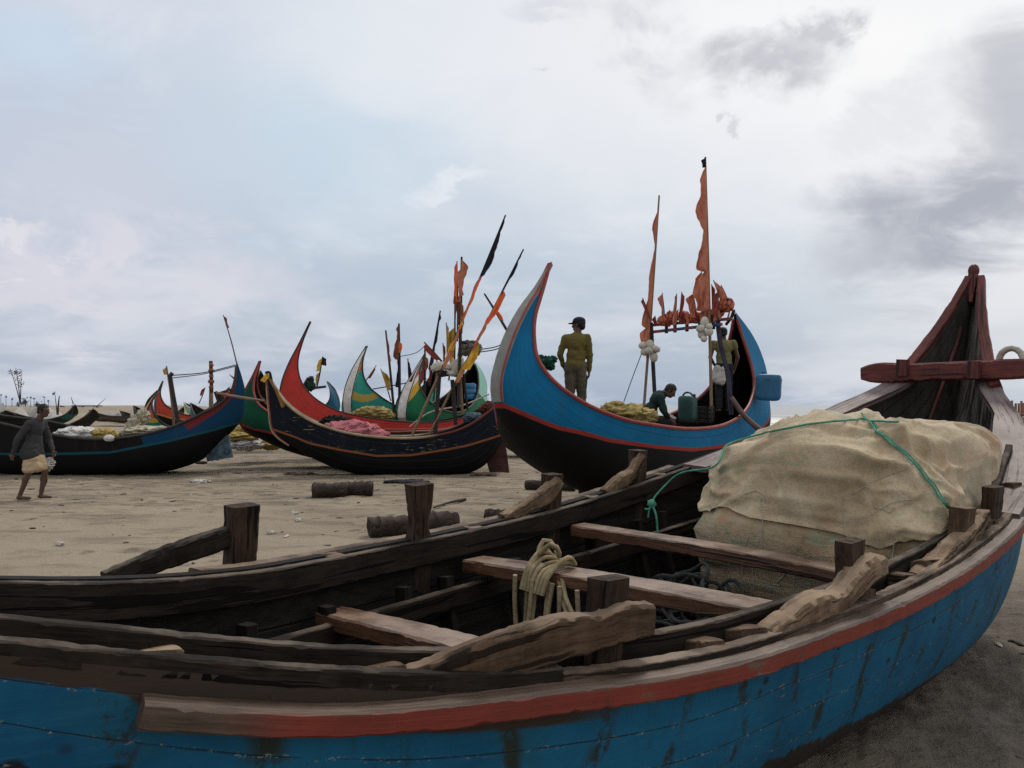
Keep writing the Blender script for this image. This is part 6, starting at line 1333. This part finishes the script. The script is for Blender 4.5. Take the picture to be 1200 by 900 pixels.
spindly('tall spindly tree with two bare stems and sparse leaves at far left', 24, 473, 432, 75, ((-12, 1.0), (-5, .97), (1, .96)), ((18, 437, 3.4, 60), (24, 450, 2.8, 40), (20, 444, 2.5, 20), (12, 436, 3, 14), (22, 438, 3, 30)), r=.05)
spindly('short bushy tree right of the spindly tree', 30, 477, 468, 95, ((0, 1),), ((30, 471, 3.2, 120), (27, 472, 2.5, 50)))
spindly('round dark bush behind the walking man', 44, 478, 473, 95, ((0, 1),), ((44, 475, 2.6, 120),))
spindly('small tuft of a tree just left of the spindly tree', 21, 478, 472, 100, ((0, 1),), ((21, 474, 2, 60),))
for k, (u, v1) in enumerate(((1, 462), (7, 464), (14, 467), (36, 465), (40, 466), (52, 465), (57, 469))):
    spindly(('stake standing farthest left on the far shore', 'second stake from the left on the far shore', 'short stake just left of the tree stems', 'stake right of the bushy tree', 'shorter stake close right of another one', 'stake behind the walking man\'s neck', 'low stake right of the walking man\'s head')[k], u, 479, v1, 98, ((0, 1),), ((u, v1+1, 1.0, 10),), 'stake', 'stake', .04)
spindly('thin mast with a feathery top beyond the walking man', 67, 486, 459, 44, ((-3, 1),), ((63, 461, 1.2, 24),), 'boat_mast', 'mast', .03)
spindly('dark post with a knotted top right of the feathery mast', 67.5, 486, 464, 43, ((2, 1), (1.5, .8)), (), 'boat_mast', 'mast', .06)
spindly('faint stick rising from the green boat tip', 86, 474, 465, 46, ((-3, 1),), (), 'boat_mast', 'mast', .03)
spindly('thin rod slanting up right of the hut', 113, 477, 467, 60, ((11, 1),), (), 'boat_mast', 'mast', .03)
# stake fence beyond the near boat's bow
sf = thing('stake_fence', 'row of reddish wooden stakes beyond the bow at the right edge', 'fence', ground_at(1196, 540, 0)); M_stk = M_plain('reddish_stakes', (.20, .10, .065), .8)
for k in range(14):
    u = 1181+3.0*k+rnd.uniform(-.8, .8); b0 = at(u, 475, 26+.15*k); b0.z = -.05; t0 = at(u+rnd.uniform(-1.2, 1.2), 469+rnd.uniform(0, 5)+(4 if k < 2 else 0), 26+.15*k); m_ = MB(); m_.tube([b0, t0], .035, 7); m_.build('stake', M_stk, sf, world=True)
m_ = MB(); m_.tube([at(1178, 484, 25.9), at(1230, 487, 27.8)], .03, 7); m_.build('rail', M_stk, sf, world=True)
heap('net_heap', 'dark net with pale floats hung below the reddish stakes', 'fishing net', [(1196, 503, 8, 9), (1208, 500, 12, 12), (1192, 510, 5, 6)], 25.5, M_netheap('dark_mixed_net', (.03, .03, .03), (.35, .34, .33)), .5)
